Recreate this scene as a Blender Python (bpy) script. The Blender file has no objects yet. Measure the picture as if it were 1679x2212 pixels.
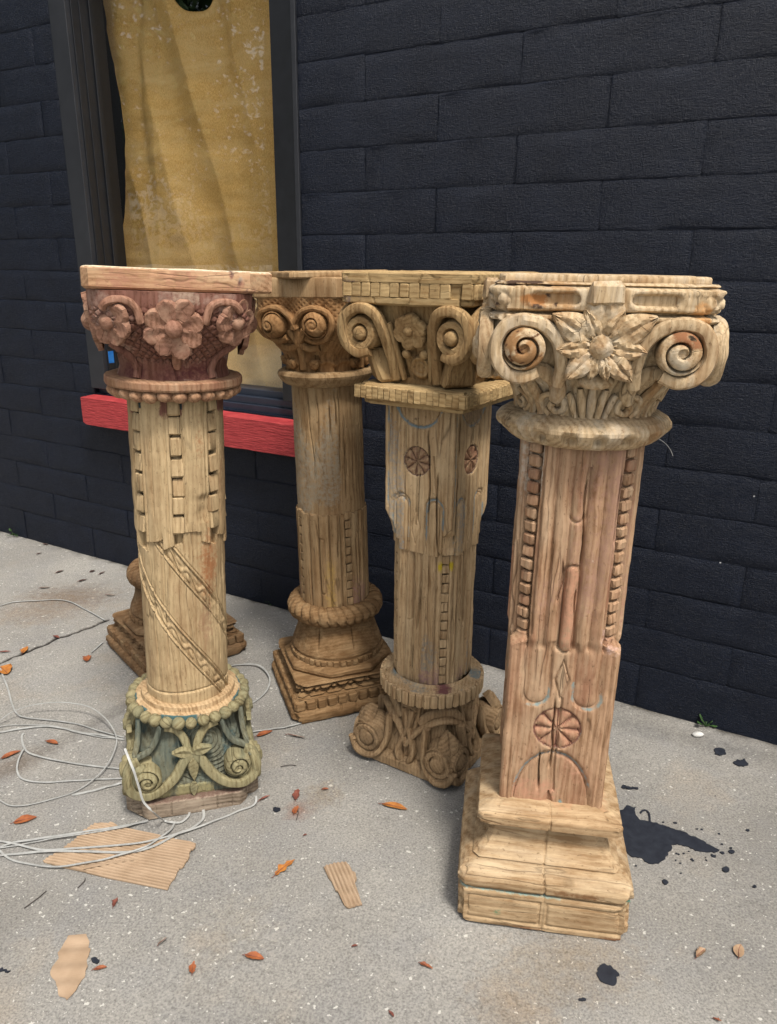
import bpy, math, random
import numpy as np
from mathutils import Matrix, Vector

random.seed(7)
RNG = np.random.default_rng(7)
S = bpy.context.scene
C = S.collection
PI = math.pi
rad = math.radians

# ------------------------------------------------------------------ camera
FPX, PITCH, ROLL, CH = 1633.1, 0.3153, 0.0082, 1.0763
PW, PH = 1679.0, 2212.0
cam_d = bpy.data.cameras.new('camera')
cam = bpy.data.objects.new('camera', cam_d)
C.objects.link(cam)
cam_d.sensor_fit = 'HORIZONTAL'
cam_d.sensor_width = 36
cam_d.lens = 36 * FPX / PW
cam_d.clip_start = 0.02
cam_d.clip_end = 3000
cr, sr, cp, sp = math.cos(ROLL), math.sin(ROLL), math.cos(PITCH), math.sin(PITCH)
R_ = Vector((cr, sr * sp, sr * cp)); U_ = Vector((-sr, cr * sp, cr * cp)); B_ = Vector((0, -cp, sp))
cam.matrix_world = Matrix(((R_.x, U_.x, B_.x, 0), (R_.y, U_.y, B_.y, 0), (R_.z, U_.z, B_.z, CH), (0, 0, 0, 1)))
S.camera = cam

# ------------------------------------------------------------------ light
SUN_DIR = Vector((0.20, -0.42, 0.88)).normalized()          # towards the sun
sun_el = math.asin(SUN_DIR.z); sun_az = math.atan2(SUN_DIR.x, SUN_DIR.y)
w = bpy.data.worlds.new('World'); S.world = w; w.use_nodes = True
wn = w.node_tree.nodes; wl = w.node_tree.links
bg = wn['Background']
sky = wn.new('ShaderNodeTexSky'); sky.sky_type = 'NISHITA'; sky.sun_disc = False
sky.sun_elevation = sun_el; sky.sun_rotation = sun_az
sky.air_density = 1.0; sky.dust_density = 4.0; sky.ozone_density = 1.0
hs = wn.new('ShaderNodeHueSaturation'); hs.inputs['Saturation'].default_value = .32      # thin overcast
wl.new(sky.outputs[0], hs.inputs['Color']); wl.new(hs.outputs[0], bg.inputs[0]); bg.inputs[1].default_value = 0.118
sd = bpy.data.lights.new('sun', 'SUN'); so = bpy.data.objects.new('sun', sd); C.objects.link(so)
sd.energy = 2.3; sd.angle = rad(11); sd.color = (1.0, 0.95, 0.88)
so.rotation_euler = (-SUN_DIR).to_track_quat('-Z', 'Y').to_euler(); so.location = (2, -2, 6)
S.view_settings.view_transform = 'Standard'; S.view_settings.look = 'None'
S.view_settings.gamma = 1; S.view_settings.exposure = 0.58; S.view_settings.use_curve_mapping = False
S.render.engine = 'CYCLES'
S.cycles.max_bounces = 6; S.cycles.diffuse_bounces = 1; S.cycles.glossy_bounces = 3
S.cycles.transmission_bounces = 4; S.cycles.transparent_max_bounces = 8
S.cycles.caustics_reflective = False; S.cycles.caustics_refractive = False

# ------------------------------------------------------------------ photo pixel -> place (used to lay things on the ground)
def ray(x, y):
    ax, ay = x - PW / 2, -(y - PH / 2)
    ax, ay = cr * ax - sr * ay, sr * ax + cr * ay
    return np.array([ax, FPX * cp + ay * sp, -FPX * sp + ay * cp])
def gnd(x, y, z=0.0):
    d = ray(x, y); return np.array([0, 0, CH]) + d * ((z - CH) / d[2])
def atY(x, y, Y):
    d = ray(x, y); return np.array([0, 0, CH]) + d * (Y / d[1])

# ------------------------------------------------------------------ numpy noise
def _hash(ix, iy, iz, seed):
    h = (ix * 374761393 + iy * 668265263 + iz * 2147483647 + seed * 1274126177) & 0xFFFFFFFF
    h = ((h ^ (h >> 13)) * 1274126177) & 0xFFFFFFFF
    h = h ^ (h >> 16)
    return (h & 0xFFFF) / 65535.0
def vnoise(P, sc=1.0, seed=0):
    Q = np.asarray(P, float) * sc + 137.3
    I = np.floor(Q).astype(np.int64); f = Q - I; f = f * f * (3 - 2 * f)
    r = 0
    for dx in (0, 1):
        for dy in (0, 1):
            for dz in (0, 1):
                wgt = (f[:, 0] if dx else 1 - f[:, 0]) * (f[:, 1] if dy else 1 - f[:, 1]) * (f[:, 2] if dz else 1 - f[:, 2])
                r = r + wgt * _hash(I[:, 0] + dx, I[:, 1] + dy, I[:, 2] + dz, seed)
    return r * 2 - 1
def n1(x, sc=1.0, seed=0):
    x = np.asarray(x, float); P = np.zeros((x.size, 3)); P[:, 0] = x.ravel()
    return vnoise(P, sc, seed).reshape(x.shape)

# ------------------------------------------------------------------ mesh helpers
def mesh_from(name, V, faces):
    V = np.asarray(V, np.float32)
    if not isinstance(faces, (list, tuple)): faces = [faces]
    faces = [np.asarray(f, np.int32) for f in faces if len(f)]
    me = bpy.data.meshes.new(name)
    me.vertices.add(len(V)); me.vertices.foreach_set('co', V.ravel())
    loops = np.concatenate([f.ravel() for f in faces])
    tot = np.concatenate([np.full(len(f), f.shape[1], np.int32) for f in faces])
    st = np.concatenate([[0], np.cumsum(tot)[:-1]]).astype(np.int32)
    me.loops.add(len(loops)); me.loops.foreach_set('vertex_index', loops)
    me.polygons.add(len(tot)); me.polygons.foreach_set('loop_start', st)
    try: me.polygons.foreach_set('loop_total', tot)
    except Exception: pass
    me.update(calc_edges=True); me.validate()
    return me
def obj(name, me, mat=None, parent=None, M=None, sharp=32, paint=None):
    if mat and not me.materials: me.materials.append(mat)
    me.polygons.foreach_set('use_smooth', np.ones(len(me.polygons), bool))
    if sharp: me.set_sharp_from_angle(angle=rad(sharp))
    if 'paint' not in me.color_attributes:
        at = me.color_attributes.new('paint', 'FLOAT_COLOR', 'POINT')
        if paint is None: paint = np.zeros((len(me.vertices), 4), np.float32)
        at.data.foreach_set('color', np.asarray(paint, np.float32).ravel())
    o = bpy.data.objects.new(name, me); C.objects.link(o)
    if parent: o.parent = parent
    if M is not None: o.matrix_local = M
    return o
def build(name, V, F, mat, parent=None, M=None, sharp=32, paint=None):
    return obj(name, mesh_from(name, V, F), mat, parent, M, sharp, paint)
def copy(o, M=None, parent=None, name=None):
    c = o.copy(); C.objects.link(c)
    c.parent = parent or o.parent
    if M is not None: c.matrix_local = M
    return c
def tag(o, label, cat, group=None, kind=None):
    if label: o['label'] = label
    if cat: o['category'] = cat
    if group: o['group'] = group
    if kind: o['kind'] = kind
    return o
def empty(name, loc, rz=0, lean=(0, 0)):
    o = bpy.data.objects.new(name, None); C.objects.link(o)
    o.location = loc; o.rotation_mode = 'XYZ'
    M = Matrix.Rotation(lean[0], 4, 'X') @ Matrix.Rotation(lean[1], 4, 'Y') @ Matrix.Rotation(rz, 4, 'Z')
    o.rotation_euler = M.to_euler(); o.empty_display_size = .1
    return o
def gridF(nu, nv, cu=False, cv=False, flip=False):
    i = np.arange(nu if cu else nu - 1); j = np.arange(nv if cv else nv - 1)
    I, J = np.meshgrid(i, j, indexing='ij'); I2 = (I + 1) % nu; J2 = (J + 1) % nv
    F = np.stack([I * nv + J, I2 * nv + J, I2 * nv + J2, I * nv + J2], -1).reshape(-1, 4)
    return F[:, ::-1] if flip else F
def vnormals(V, F):
    a = V[F[:, 2]] - V[F[:, 0]]; b = V[F[:, 3]] - V[F[:, 1]]
    n = np.cross(a, b); N = np.zeros_like(V)
    for k in range(4): np.add.at(N, F[:, k], n)
    return N / (np.linalg.norm(N, axis=1, keepdims=True) + 1e-12)
def rough(V, F, a=.0012, b=.0005, seed=0, axis=2):
    """hand-carved unevenness: soft lumps plus fine ridges along the grain"""
    N = vnormals(V, F)
    st = np.array([260., 260., 260.]); st[axis] = 22.
    a = a * .5; b = b * .55
    h = a * (vnoise(V, 38, seed) + .5 * vnoise(V, 95, seed + 1)) + b * vnoise(V * st, 1, seed + 2)
    return V + N * h[:, None]
def body(Z, R, phi, top=True, bot=True):
    """closed turned/squared body: Z (nz,), R (nz,nt) polar radius, phi (nt,)"""
    Z = np.asarray(Z, float); 
    if top:
        k = np.array([.985, .8, .5, .02]); Z = np.concatenate([Z, np.full(4, Z[-1])]); R = np.concatenate([R, R[-1:] * k[:, None]])
    if bot:
        k = np.array([.02, .5, .985]); Z = np.concatenate([np.full(3, Z[0]), Z]); R = np.concatenate([R[:1] * k[:, None], R])
    V = np.stack([R * np.sin(phi), -R * np.cos(phi), np.broadcast_to(Z[:, None], R.shape)], -1)
    return V.reshape(-1, 3), gridF(len(Z), len(phi), False, True, flip=True)
def PHI(n): return -PI + (np.arange(n)) * 2 * PI / n
def Rsq(phi, a, p=60.0):
    s, c = np.abs(np.sin(phi)), np.abs(np.cos(phi))
    return a * (s ** p + c ** p) ** (-1.0 / p)
def Rpoly(phi, ds):
    """convex polygon: ds = list of (normal angle, distance)"""
    r = np.full(np.shape(phi), 1e9)
    for a, d in ds:
        c = np.cos(phi - a); r = np.minimum(r, np.where(c > 1e-3, d / np.maximum(c, 1e-3), 1e9))
    return r
def octo(phi, a, ch):
    return Rpoly(phi, [(k * PI / 2, a) for k in range(-2, 3)] + [(k * PI / 2 + PI / 4, ch) for k in range(-3, 3)])
def sm(x, a, b):
    t = np.clip((x - a) / (b - a), 0, 1); return t * t * (3 - 2 * t)
def seg(u, z, a, b):
    dx, dz = b[0] - a[0], b[1] - a[1]; t = np.clip(((u - a[0]) * dx + (z - a[1]) * dz) / (dx * dx + dz * dz), 0, 1)
    return np.hypot(u - a[0] - t * dx, z - a[1] - t * dz)
def poly(u, z, pts):
    d = 1e9
    for a, b in zip(pts[:-1], pts[1:]): d = np.minimum(d, seg(u, z, a, b))
    return d
def gr(d, wd):
    wd = wd * 1.35 if wd < .003 else wd
    return np.exp(-(d / wd) ** 2)
def interp(z, pts):
    pts = np.array(pts, float); return np.interp(z, pts[:, 0], pts[:, 1])
def faceU(phi, R, k):
    f = (phi - k + PI) % (2 * PI) - PI
    return np.where(np.abs(f) < PI / 2, R * np.sin(f), 9.0)
def zs_of(lo, hi, step): return np.linspace(lo, hi, max(2, int(round((hi - lo) / step)) + 1))
def profile_pts(pts, step):
    """resample (z, r) polyline keeping corners -> arrays"""
    z, r = [pts[0][0]], [pts[0][1]]
    for (z0, r0), (z1, r1) in zip(pts[:-1], pts[1:]):
        n = max(1, int(math.hypot(z1 - z0, r1 - r0) / step))
        for i in range(1, n + 1): z.append(z0 + (z1 - z0) * i / n); r.append(r0 + (r1 - r0) * i / n)
    return np.array(z), np.array(r)

def sweep(P, wd, th, N=(0, 0, 1), ns=10, closed=False, power=2.0, flat_bottom=False):
    """tube along P; wd half width (across), th half thickness (along N); arrays or scalars"""
    P = np.asarray(P, float); n = len(P)
    if closed: T = np.roll(P, -1, 0) - np.roll(P, 1, 0)
    else: T = np.gradient(P, axis=0)
    T /= np.linalg.norm(T, axis=1, keepdims=True) + 1e-12
    N = np.broadcast_to(np.asarray(N, float), (n, 3)); N = N - T * (N * T).sum(1, keepdims=True)
    N = N / (np.linalg.norm(N, axis=1, keepdims=True) + 1e-12); B = np.cross(T, N)
    wd = np.broadcast_to(np.asarray(wd, float), (n,)); th = np.broadcast_to(np.asarray(th, float), (n,))
    a = np.arange(ns) * 2 * PI / ns + PI / ns
    ca, sa = np.cos(a), np.sin(a)
    ca = np.sign(ca) * np.abs(ca) ** (2 / power); sa = np.sign(sa) * np.abs(sa) ** (2 / power)
    V = P[:, None] + B[:, None] * (wd[:, None] * ca)[..., None] + N[:, None] * (th[:, None] * sa)[..., None]
    V = V.reshape(-1, 3); F = [gridF(n, ns, closed, True, flip=False)]
    if not closed:
        V = np.vstack([V, P[:1], P[-1:]]); k = np.arange(ns); k2 = (k + 1) % ns
        F.append(np.stack([np.full(ns, n * ns), k2, k], 1)[:, ::-1]); F.append(np.stack([np.full(ns, n * ns + 1), (n - 1) * ns + k, (n - 1) * ns + k2], 1)[:, ::-1])
    return V, F
def smooth_path(pts, n=40):
    pts = np.asarray(pts, float); m = len(pts)
    t = np.linspace(0, m - 1, n); out = []
    for x in t:
        i = min(int(x), m - 2); f = x - i
        p0, p1, p2, p3 = pts[max(i - 1, 0)], pts[i], pts[i + 1], pts[min(i + 2, m - 1)]
        out.append(.5 * ((2 * p1) + (p2 - p0) * f + (2 * p0 - 5 * p1 + 4 * p2 - p3) * f * f + (3 * p1 - p0 - 3 * p2 + p3) * f ** 3))
    return np.array(out)
def boxV(sx, sy, sz, b=.002, jit=0., rng=RNG):
    """bevelled block centred on the origin, 24 verts"""
    V = []; 
    for X in (-1, 1):
        for Y in (-1, 1):
            for Zz in (-1, 1):
                c = np.array([X * sx / 2, Y * sy / 2, Zz * sz / 2]); s = np.array([X, Y, Zz])
                for ax in range(3):
                    d = s * b; d[ax] = 0; V.append(c - d)
    V = np.array(V)
    if jit: V = V + rng.normal(0, jit, V.shape)
    import itertools
    idx = lambda X, Y, Z, ax: ((X * 2 + Y) * 2 + Z) * 3 + ax
    F4 = []; F3 = []
    for ax in range(3):
        o1, o2 = [a for a in range(3) if a != ax]
        for s in (0, 1):
            q = []
            for a, bb in ((0, 0), (1, 0), (1, 1), (0, 1)):
                c = [0, 0, 0]; c[ax] = s; c[o1] = a; c[o2] = bb; q.append(idx(*c, ax))
            F4.append(q)
        for a in (0, 1):
            for bb in (0, 1):
                c0 = [0, 0, 0]; c1 = [0, 0, 0]; c0[o1] = c1[o1] = a; c0[o2] = c1[o2] = bb; c1[ax] = 1
                F4.append([idx(*c0, o1), idx(*c1, o1), idx(*c1, o2), idx(*c0, o2)])
    for X in (0, 1):
        for Y in (0, 1):
            for Zz in (0, 1): F3.append([idx(X, Y, Zz, 0), idx(X, Y, Zz, 1), idx(X, Y, Zz, 2)])
    def fix(F):
        out = []
        for f in F:
            p = V[f]; n = np.cross(p[1] - p[0], p[2] - p[0]); out.append(f if n @ p.mean(0) > 0 else f[::-1])
        return np.array(out)
    return V, [fix(F4), fix(F3)]
def petalV(L, W, T, kind='leaf', veins=0, cup=.0, nu=14, nv=9, seed=0):
    """leaf/petal along +x, width y, relief +z; closed with a flat back"""
    s = np.linspace(0, 1, nu); v = np.linspace(-1, 1, nv)
    if kind == 'leaf': wdt = np.sin(PI * np.clip(s, .0, 1) ** .75) ** .85
    elif kind == 'round': wdt = np.sqrt(np.clip(1 - (np.clip((s - .52) / .48, -1, 1)) ** 2, 0, 1)) * (.55 + .45 * sm(s, 0, .5))
    elif kind == 'heart': wdt = np.sqrt(np.clip(1 - ((s - .6) / .4) ** 2, 0, 1)) * (s > .6) + (s <= .6) * (.25 + .75 * sm(s, 0, .6))
    wdt = np.maximum(wdt, .03)
    Sg, Vg = np.meshgrid(s, v, indexing='ij')
    X = L * Sg
    if kind == 'heart': X = X - L * .10 * np.exp(-(Vg / .25) ** 2) * sm(Sg, .7, 1)
    Y = W * Vg * wdt[:, None]
    edge = np.sqrt(np.clip(1 - np.abs(Vg) ** 3, 0, 1))
    Zt = T * edge * (.35 + .65 * np.sin(PI * np.clip(Sg * .95 + .03, 0, 1)) ** .6)
    if cup: Zt = Zt - T * cup * np.exp(-((Vg / .55) ** 2)) * np.sin(PI * Sg) ** .7
    if veins:
        Zt = Zt - T * .30 * np.exp(-(Vg / .12) ** 2) * (Sg > .05)
        Zt = Zt + T * .10 * np.sin((np.abs(Vg) * 1.6 - Sg * 2.2) * PI * veins)
    n = nu * nv
    V = np.concatenate([np.stack([X, Y, Zt], -1).reshape(-1, 3), np.stack([X, Y, np.full_like(X, -T * .9)], -1).reshape(-1, 3)])
    F = gridF(nu, nv); side = []
    rim = [i * nv for i in range(nu)] + [(nu - 1) * nv + j for j in range(1, nv)] + [i * nv + nv - 1 for i in range(nu - 2, -1, -1)] + [j for j in range(nv - 2, 0, -1)]
    for a, b in zip(rim, rim[1:] + rim[:1]): side.append([a, b, b + n, a + n][::-1])
    F = [F, F[:, ::-1] + n, np.array(side)]
    V = V + np.array([0, 0, 1]) * (T * .12 * vnoise(V, 160, seed))[:, None]
    # outward test
    return V, [F[0], F[1], F[2][:, ::-1]]
def domeV(r, h, nr=6, nt=16, p=2.0):
    t = np.linspace(0, 1, nr); rr = r * np.sin(t * PI / 2); zz = h * np.cos(t * PI / 2)
    a = np.arange(nt) * 2 * PI / nt
    V = [np.array([[0, 0, h]])]
    for i in range(1, nr): V.append(np.stack([rr[i] * np.cos(a), rr[i] * np.sin(a), np.full(nt, zz[i])], 1))
    V.append(np.stack([r * np.cos(a), r * np.sin(a), np.full(nt, -h * .8)], 1)); V = np.vstack(V)
    k = np.arange(nt); k2 = (k + 1) % nt
    F3 = np.stack([np.zeros(nt, int), 1 + k, 1 + k2], 1); F4 = []
    for i in range(nr - 1): F4.append(np.stack([1 + i * nt + k, 1 + (i + 1) * nt + k, 1 + (i + 1) * nt + k2, 1 + i * nt + k2], 1))
    return V, [np.vstack(F4), F3]
def ballV(r, nu=8, nv=12):
    t = np.linspace(.12, PI - .12, nu); a = np.arange(nv) * 2 * PI / nv
    T, A = np.meshgrid(t, a, indexing='ij')
    V = np.stack([r * np.sin(T) * np.cos(A), r * np.sin(T) * np.sin(A), r * np.cos(T)], -1).reshape(-1, 3)
    V = np.vstack([V, [[0, 0, r]], [[0, 0, -r]]]); n = nu * nv; k = np.arange(nv); k2 = (k + 1) % nv
    return V, [gridF(nu, nv, False, True, flip=True)[:, ::-1], np.stack([np.full(nv, n), k, k2], 1), np.stack([np.full(nv, n + 1), (nu - 1) * nv + k2, (nu - 1) * nv + k], 1)]
def voluteV(R, D, turns=1.6, relief=.006, eye=.3, nr=34, nt=84, hand=1, dome=.5, rings=False):
    """disc, face towards +z at z=0, drum depth D behind; spiral (or ringed) relief with a domed eye"""
    rr = np.concatenate([np.linspace(.03, .93, nr), [.975, 1.0]]); a = np.arange(nt) * 2 * PI / nt
    Rr, A = np.meshgrid(rr, a, indexing='ij')
    if rings:
        ph = (Rr - eye) / (1 - eye) * turns; fr = ph - np.floor(ph)
        rid = np.clip(np.minimum(fr, 1 - fr) * 4.2, 0, 1); rid = rid * rid * (3 - 2 * rid)
        Z = relief * (rid - .55); m = sm(Rr, eye, eye + .07)
        Z = Z * m + np.where(Rr < eye, relief * .3 + R * eye * dome * np.sqrt(np.clip(1 - (Rr / eye) ** 2, 0, 1)), 0) - relief * 1.0 * np.exp(-((Rr - eye * 1.02) / .05) ** 2)
    else:                                                       # a snail: one groove winding in to a domed roll
        ph = (Rr - eye) / (1 - eye) * turns + hand * A / (2 * PI); fr = ph - np.floor(ph)
        gv = 1 - sm(np.minimum(fr, 1 - fr) * (1 - eye) / turns, .015, .085)
        Z = relief * .6 * np.sqrt(np.clip(1 - (2 * fr - 1) ** 2, 0, 1)) - relief * 1.1 * gv
        Z = Z * sm(Rr, eye * .55, eye * 1.1) + R * dome * .75 * np.clip(1 - Rr ** 1.5, 0, 1)
    Z = Z - R * .06 * sm(Rr, .9, 1.0)
    V = np.stack([R * Rr * np.cos(A), R * Rr * np.sin(A), Z], -1).reshape(-1, 3)
    dz = [-.15 * D, -.6 * D, -D]; sc = [1.01, 1.0, .97]
    ex = [np.stack([R * s_ * np.cos(a), R * s_ * np.sin(a), np.full(nt, z_)], 1) for z_, s_ in zip(dz, sc)]
    V = np.vstack([V] + ex); n = len(rr) + 3
    F = gridF(n, nt, False, True)
    V = np.vstack([V, [[0, 0, relief * .3 + R * eye * dome if rings else R * dome * .75]]]); k = np.arange(nt)
    return V, [F, np.stack([np.full(nt, n * nt), k, (k + 1) % nt], 1)]
def FR(phi, u, z, out, spin=0., tilt=0., yaw=0.):
    """frame on a column side: local x -> along the face (spun), z -> outward"""
    n = Vector((math.sin(phi), -math.cos(phi), 0)); t = Vector((math.cos(phi), math.sin(phi), 0)); up = Vector((0, 0, 1))
    p = n * out + t * u + up * z
    M = Matrix(((t.x, up.x, n.x, p.x), (t.y, up.y, n.y, p.y), (t.z, up.z, n.z, p.z), (0, 0, 0, 1)))
    return M @ Matrix.Rotation(yaw, 4, 'Y') @ Matrix.Rotation(-tilt, 4, 'X') @ Matrix.Rotation(spin, 4, 'Z')
def face_path(phi, pts):
    n = np.array([math.sin(phi), -math.cos(phi), 0]); t = np.array([math.cos(phi), math.sin(phi), 0])
    pts = np.asarray(pts, float)
    return pts[:, :1] * t + pts[:, 1:2] * np.array([0, 0, 1]) + pts[:, 2:3] * n

# ------------------------------------------------------------------ materials
class NT:
    def __init__(s, name):
        s.m = bpy.data.materials.new(name); s.m.use_nodes = True; s.t = s.m.node_tree; s.t.nodes.clear()
        s.out = s.n('ShaderNodeOutputMaterial')
    def n(s, typ, ins=None, **kw):
        nd = s.t.nodes.new(typ)
        for k, v in kw.items(): setattr(nd, k, v)
        for k, v in (ins or {}).items():
            i = nd.inputs[k]
            if hasattr(v, 'links') or isinstance(v, bpy.types.NodeSocket): s.t.links.new(v, i)
            elif isinstance(v, bpy.types.Node): s.t.links.new(v.outputs[0], i)
            else: i.default_value = v
        return nd
    def mth(s, op, a, b=0.0, clamp=False):
        return s.n('ShaderNodeMath', {0: a, 1: b}, operation=op, use_clamp=clamp)
    def mix(s, f, a, b, mode='MIX'):
        nd = s.n('ShaderNodeMix', data_type='RGBA', blend_type=mode)
        for i, v in ((0, f), (6, a), (7, b)):
            if isinstance(v, bpy.types.Node): s.t.links.new(v.outputs[0] if v.bl_idname != 'ShaderNodeMix' else v.outputs[2], nd.inputs[i])
            elif isinstance(v, bpy.types.NodeSocket): s.t.links.new(v, nd.inputs[i])
            else: nd.inputs[i].default_value = (*v, 1) if isinstance(v, tuple) and len(v) == 3 else v
        return nd
    def ramp(s, f, stops, interp='LINEAR'):
        nd = s.n('ShaderNodeValToRGB', {0: f}); nd.color_ramp.interpolation = interp
        e = nd.color_ramp.elements
        while len(e) < len(stops): e.new(.5)
        for el, (p, c) in zip(e, stops): el.position = p; el.color = (*c, 1) if len(c) == 3 else c
        return nd
    def rng(s, v, a, b, c=0.0, d=1.0):
        return s.n('ShaderNodeMapRange', {0: v, 1: a, 2: b, 3: c, 4: d})
    def co(s, scale=(1, 1, 1), loc=(0, 0, 0), rot=(0, 0, 0), vec=None):
        v = vec if vec is not None else s.n('ShaderNodeTexCoord').outputs['Object']
        return s.n('ShaderNodeMapping', {'Vector': v, 'Location': loc, 'Rotation': rot, 'Scale': scale})
    def noise(s, vec, scale, det=4, rough=.55, dist=0):
        return s.n('ShaderNodeTexNoise', {'Vector': vec, 'Scale': scale, 'Detail': det, 'Roughness': rough, 'Distortion': dist})
    def done(s, col, rough=.8, spec=.25, bump=None, bs=.3, bd=.002, **kw):
        p = s.n('ShaderNodeBsdfPrincipled')
        for k, v in (('Base Color', col), ('Roughness', rough), ('Specular IOR Level', spec), *kw.items()):
            if isinstance(v, bpy.types.Node): s.t.links.new(v.outputs[2] if v.bl_idname == 'ShaderNodeMix' else v.outputs[0], p.inputs[k])
            elif isinstance(v, bpy.types.NodeSocket): s.t.links.new(v, p.inputs[k])
            else: p.inputs[k].default_value = (*v, 1) if isinstance(v, tuple) and len(v) == 3 else v
        if bump is not None:
            b = s.n('ShaderNodeBump', {'Height': bump, 'Strength': bs, 'Distance': bd}); s.t.links.new(b.outputs[0], p.inputs['Normal'])
        s.t.links.new(p.outputs[0], s.out.inputs[0]); return s.m

def wood(name, dark, mid, light, patch=(.5, .4, .3), patch_amt=.35, pale=(.6, .5, .36), pale_amt=.3, cracks=.6,
         axis='z', seed=0, fib=1.0, rings=1.0, blot=None, blot_amt=0., coarse=1.0):
    s = NT(name)
    tc = s.n('ShaderNodeTexCoord').outputs['Object']
    rnd = s.n('ShaderNodeObjectInfo').outputs['Random']
    off = s.n('ShaderNodeCombineXYZ', {0: s.mth('MULTIPLY', rnd, 3.1), 1: s.mth('MULTIPLY', rnd, 1.7), 2: s.mth('MULTIPLY', rnd, 5.3)})
    base = s.n('ShaderNodeVectorMath', {0: tc, 1: off.outputs[0]}, operation='ADD').outputs[0]
    rot = {'z': (0, 0, 0), 'x': (0, PI / 2, 0), 'y': (PI / 2, 0, 0)}[axis]
    bv = s.co(rot=rot, loc=(seed * 1.37, seed * .71, seed * .93), vec=base).outputs[0]
    wob = s.noise(bv, 7, 3)
    wv = s.n('ShaderNodeVectorMath', {0: wob.outputs['Color'], 1: (.5, .5, .5)}, operation='SUBTRACT').outputs[0]
    wv = s.n('ShaderNodeVectorMath', {0: wv, 'Scale': .016}, operation='SCALE').outputs[0]
    dv = s.n('ShaderNodeVectorMath', {0: bv, 1: wv}, operation='ADD').outputs[0]
    # growth rings round an off-centre pith
    pith = s.co(loc=(.07 + seed * .013, .03, 0), scale=(1, 1, .14), vec=dv).outputs[0]
    rg = s.n('ShaderNodeTexWave', {'Vector': pith, 'Scale': 38 * coarse, 'Distortion': 4.0, 'Detail': 4.0, 'Detail Scale': 1.6, 'Detail Roughness': .6}, wave_type='RINGS', rings_direction='Z').outputs['Fac']
    fv = s.co(scale=(430, 430, 11), vec=dv).outputs[0]
    fb = s.noise(fv, 1, 5, .62).outputs['Fac']
    fv2 = s.co(scale=(150, 150, 6), vec=dv).outputs[0]
    fb2 = s.noise(fv2, 1, 4, .6).outputs['Fac']
    iso = s.noise(s.co(loc=(1, 6, 4), scale=(1, 1, .55), vec=bv).outputs[0], 34, 6, .68).outputs['Fac']
    g = s.mth('ADD', s.mth('MULTIPLY', fb, .34 * fib), s.mth('MULTIPLY', fb2, .18))
    g = s.mth('ADD', g, s.mth('MULTIPLY', iso, .42))
    g = s.mth('ADD', g, s.mth('MULTIPLY', rg, .10 * rings))
    col = s.ramp(g, [(.38, dark), (.52, mid), (.66, light)])
    p1 = s.rng(s.noise(s.co(scale=(1.6, 1.6, .42), vec=bv).outputs[0], 11, 6, .66).outputs['Fac'], .48, .68)
    col = s.mix(s.mth('MULTIPLY', p1, min(1, patch_amt * 1.35)), col, patch)
    p2 = s.rng(s.noise(s.co(loc=(3, 1, 7), scale=(2.2, 2.2, .30), vec=bv).outputs[0], 13, 6, .68).outputs['Fac'], .5, .7)
    col = s.mix(s.mth('MULTIPLY', p2, min(1, pale_amt * 1.3)), col, pale)
    if blot:
        p3 = s.rng(s.noise(s.co(loc=(9, 4, 2), vec=bv).outputs[0], 17, 6, .65).outputs['Fac'], .54, .66)
        col = s.mix(s.mth('MULTIPLY', p3, blot_amt), col, blot)
    stk = s.rng(s.noise(s.co(loc=(2, 8, 3), scale=(190, 190, 5), vec=dv).outputs[0], 1, 5, .7).outputs['Fac'], .55, .72)
    col = s.mix(s.mth('MULTIPLY', stk, .22), col, tuple(c * .55 for c in dark))
    # open checks along the grain
    cv = s.co(scale=(38, 38, 2.2), vec=dv).outputs[0]
    vo = s.n('ShaderNodeTexVoronoi', {'Vector': cv, 'Scale': 1.0, 'Randomness': 1.0}, feature='DISTANCE_TO_EDGE').outputs['Distance']
    gate = s.rng(s.noise(s.co(loc=(5, 5, 1), scale=(1, 1, .4), vec=bv).outputs[0], 16, 3).outputs['Fac'], .50, .62)
    ck = s.mth('MULTIPLY', s.rng(vo, .0, .026, 1.0, 0.0), gate)
    col = s.mix(s.mth('MULTIPLY', ck, cracks), col, tuple(c * .22 for c in dark))
    # dirt specks and worn pores
    pk = s.rng(s.noise(s.co(scale=(1, 1, .5), vec=bv).outputs[0], 230, 3, .7).outputs['Fac'], .60, .72)
    col = s.mix(s.mth('MULTIPLY', pk, .7), col, tuple(c * .45 for c in dark))
    # old paint, kept where it was found
    at = s.n('ShaderNodeAttribute', attribute_name='paint')
    br = s.noise(bv, 120, 5, .7).outputs['Fac']
    fa = s.rng(s.mth('ADD', at.outputs['Alpha'], s.mth('MULTIPLY', s.mth('SUBTRACT', br, .5), 1.5)), .30, .75)
    fa = s.mth('MULTIPLY', fa, s.rng(at.outputs['Alpha'], 0, .12))
    col = s.mix(fa, col, at.outputs['Color'])
    bump = s.mth('ADD', s.mth('MULTIPLY', fb, .7), s.mth('MULTIPLY', fb2, .35))
    bump = s.mth('SUBTRACT', bump, s.mth('MULTIPLY', ck, 1.6))
    bump = s.mth('ADD', bump, s.mth('MULTIPLY', s.noise(bv, 90, 5, .65).outputs['Fac'], .5))
    return s.done(col, .84, .2, bump, .5, .0013)

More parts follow.
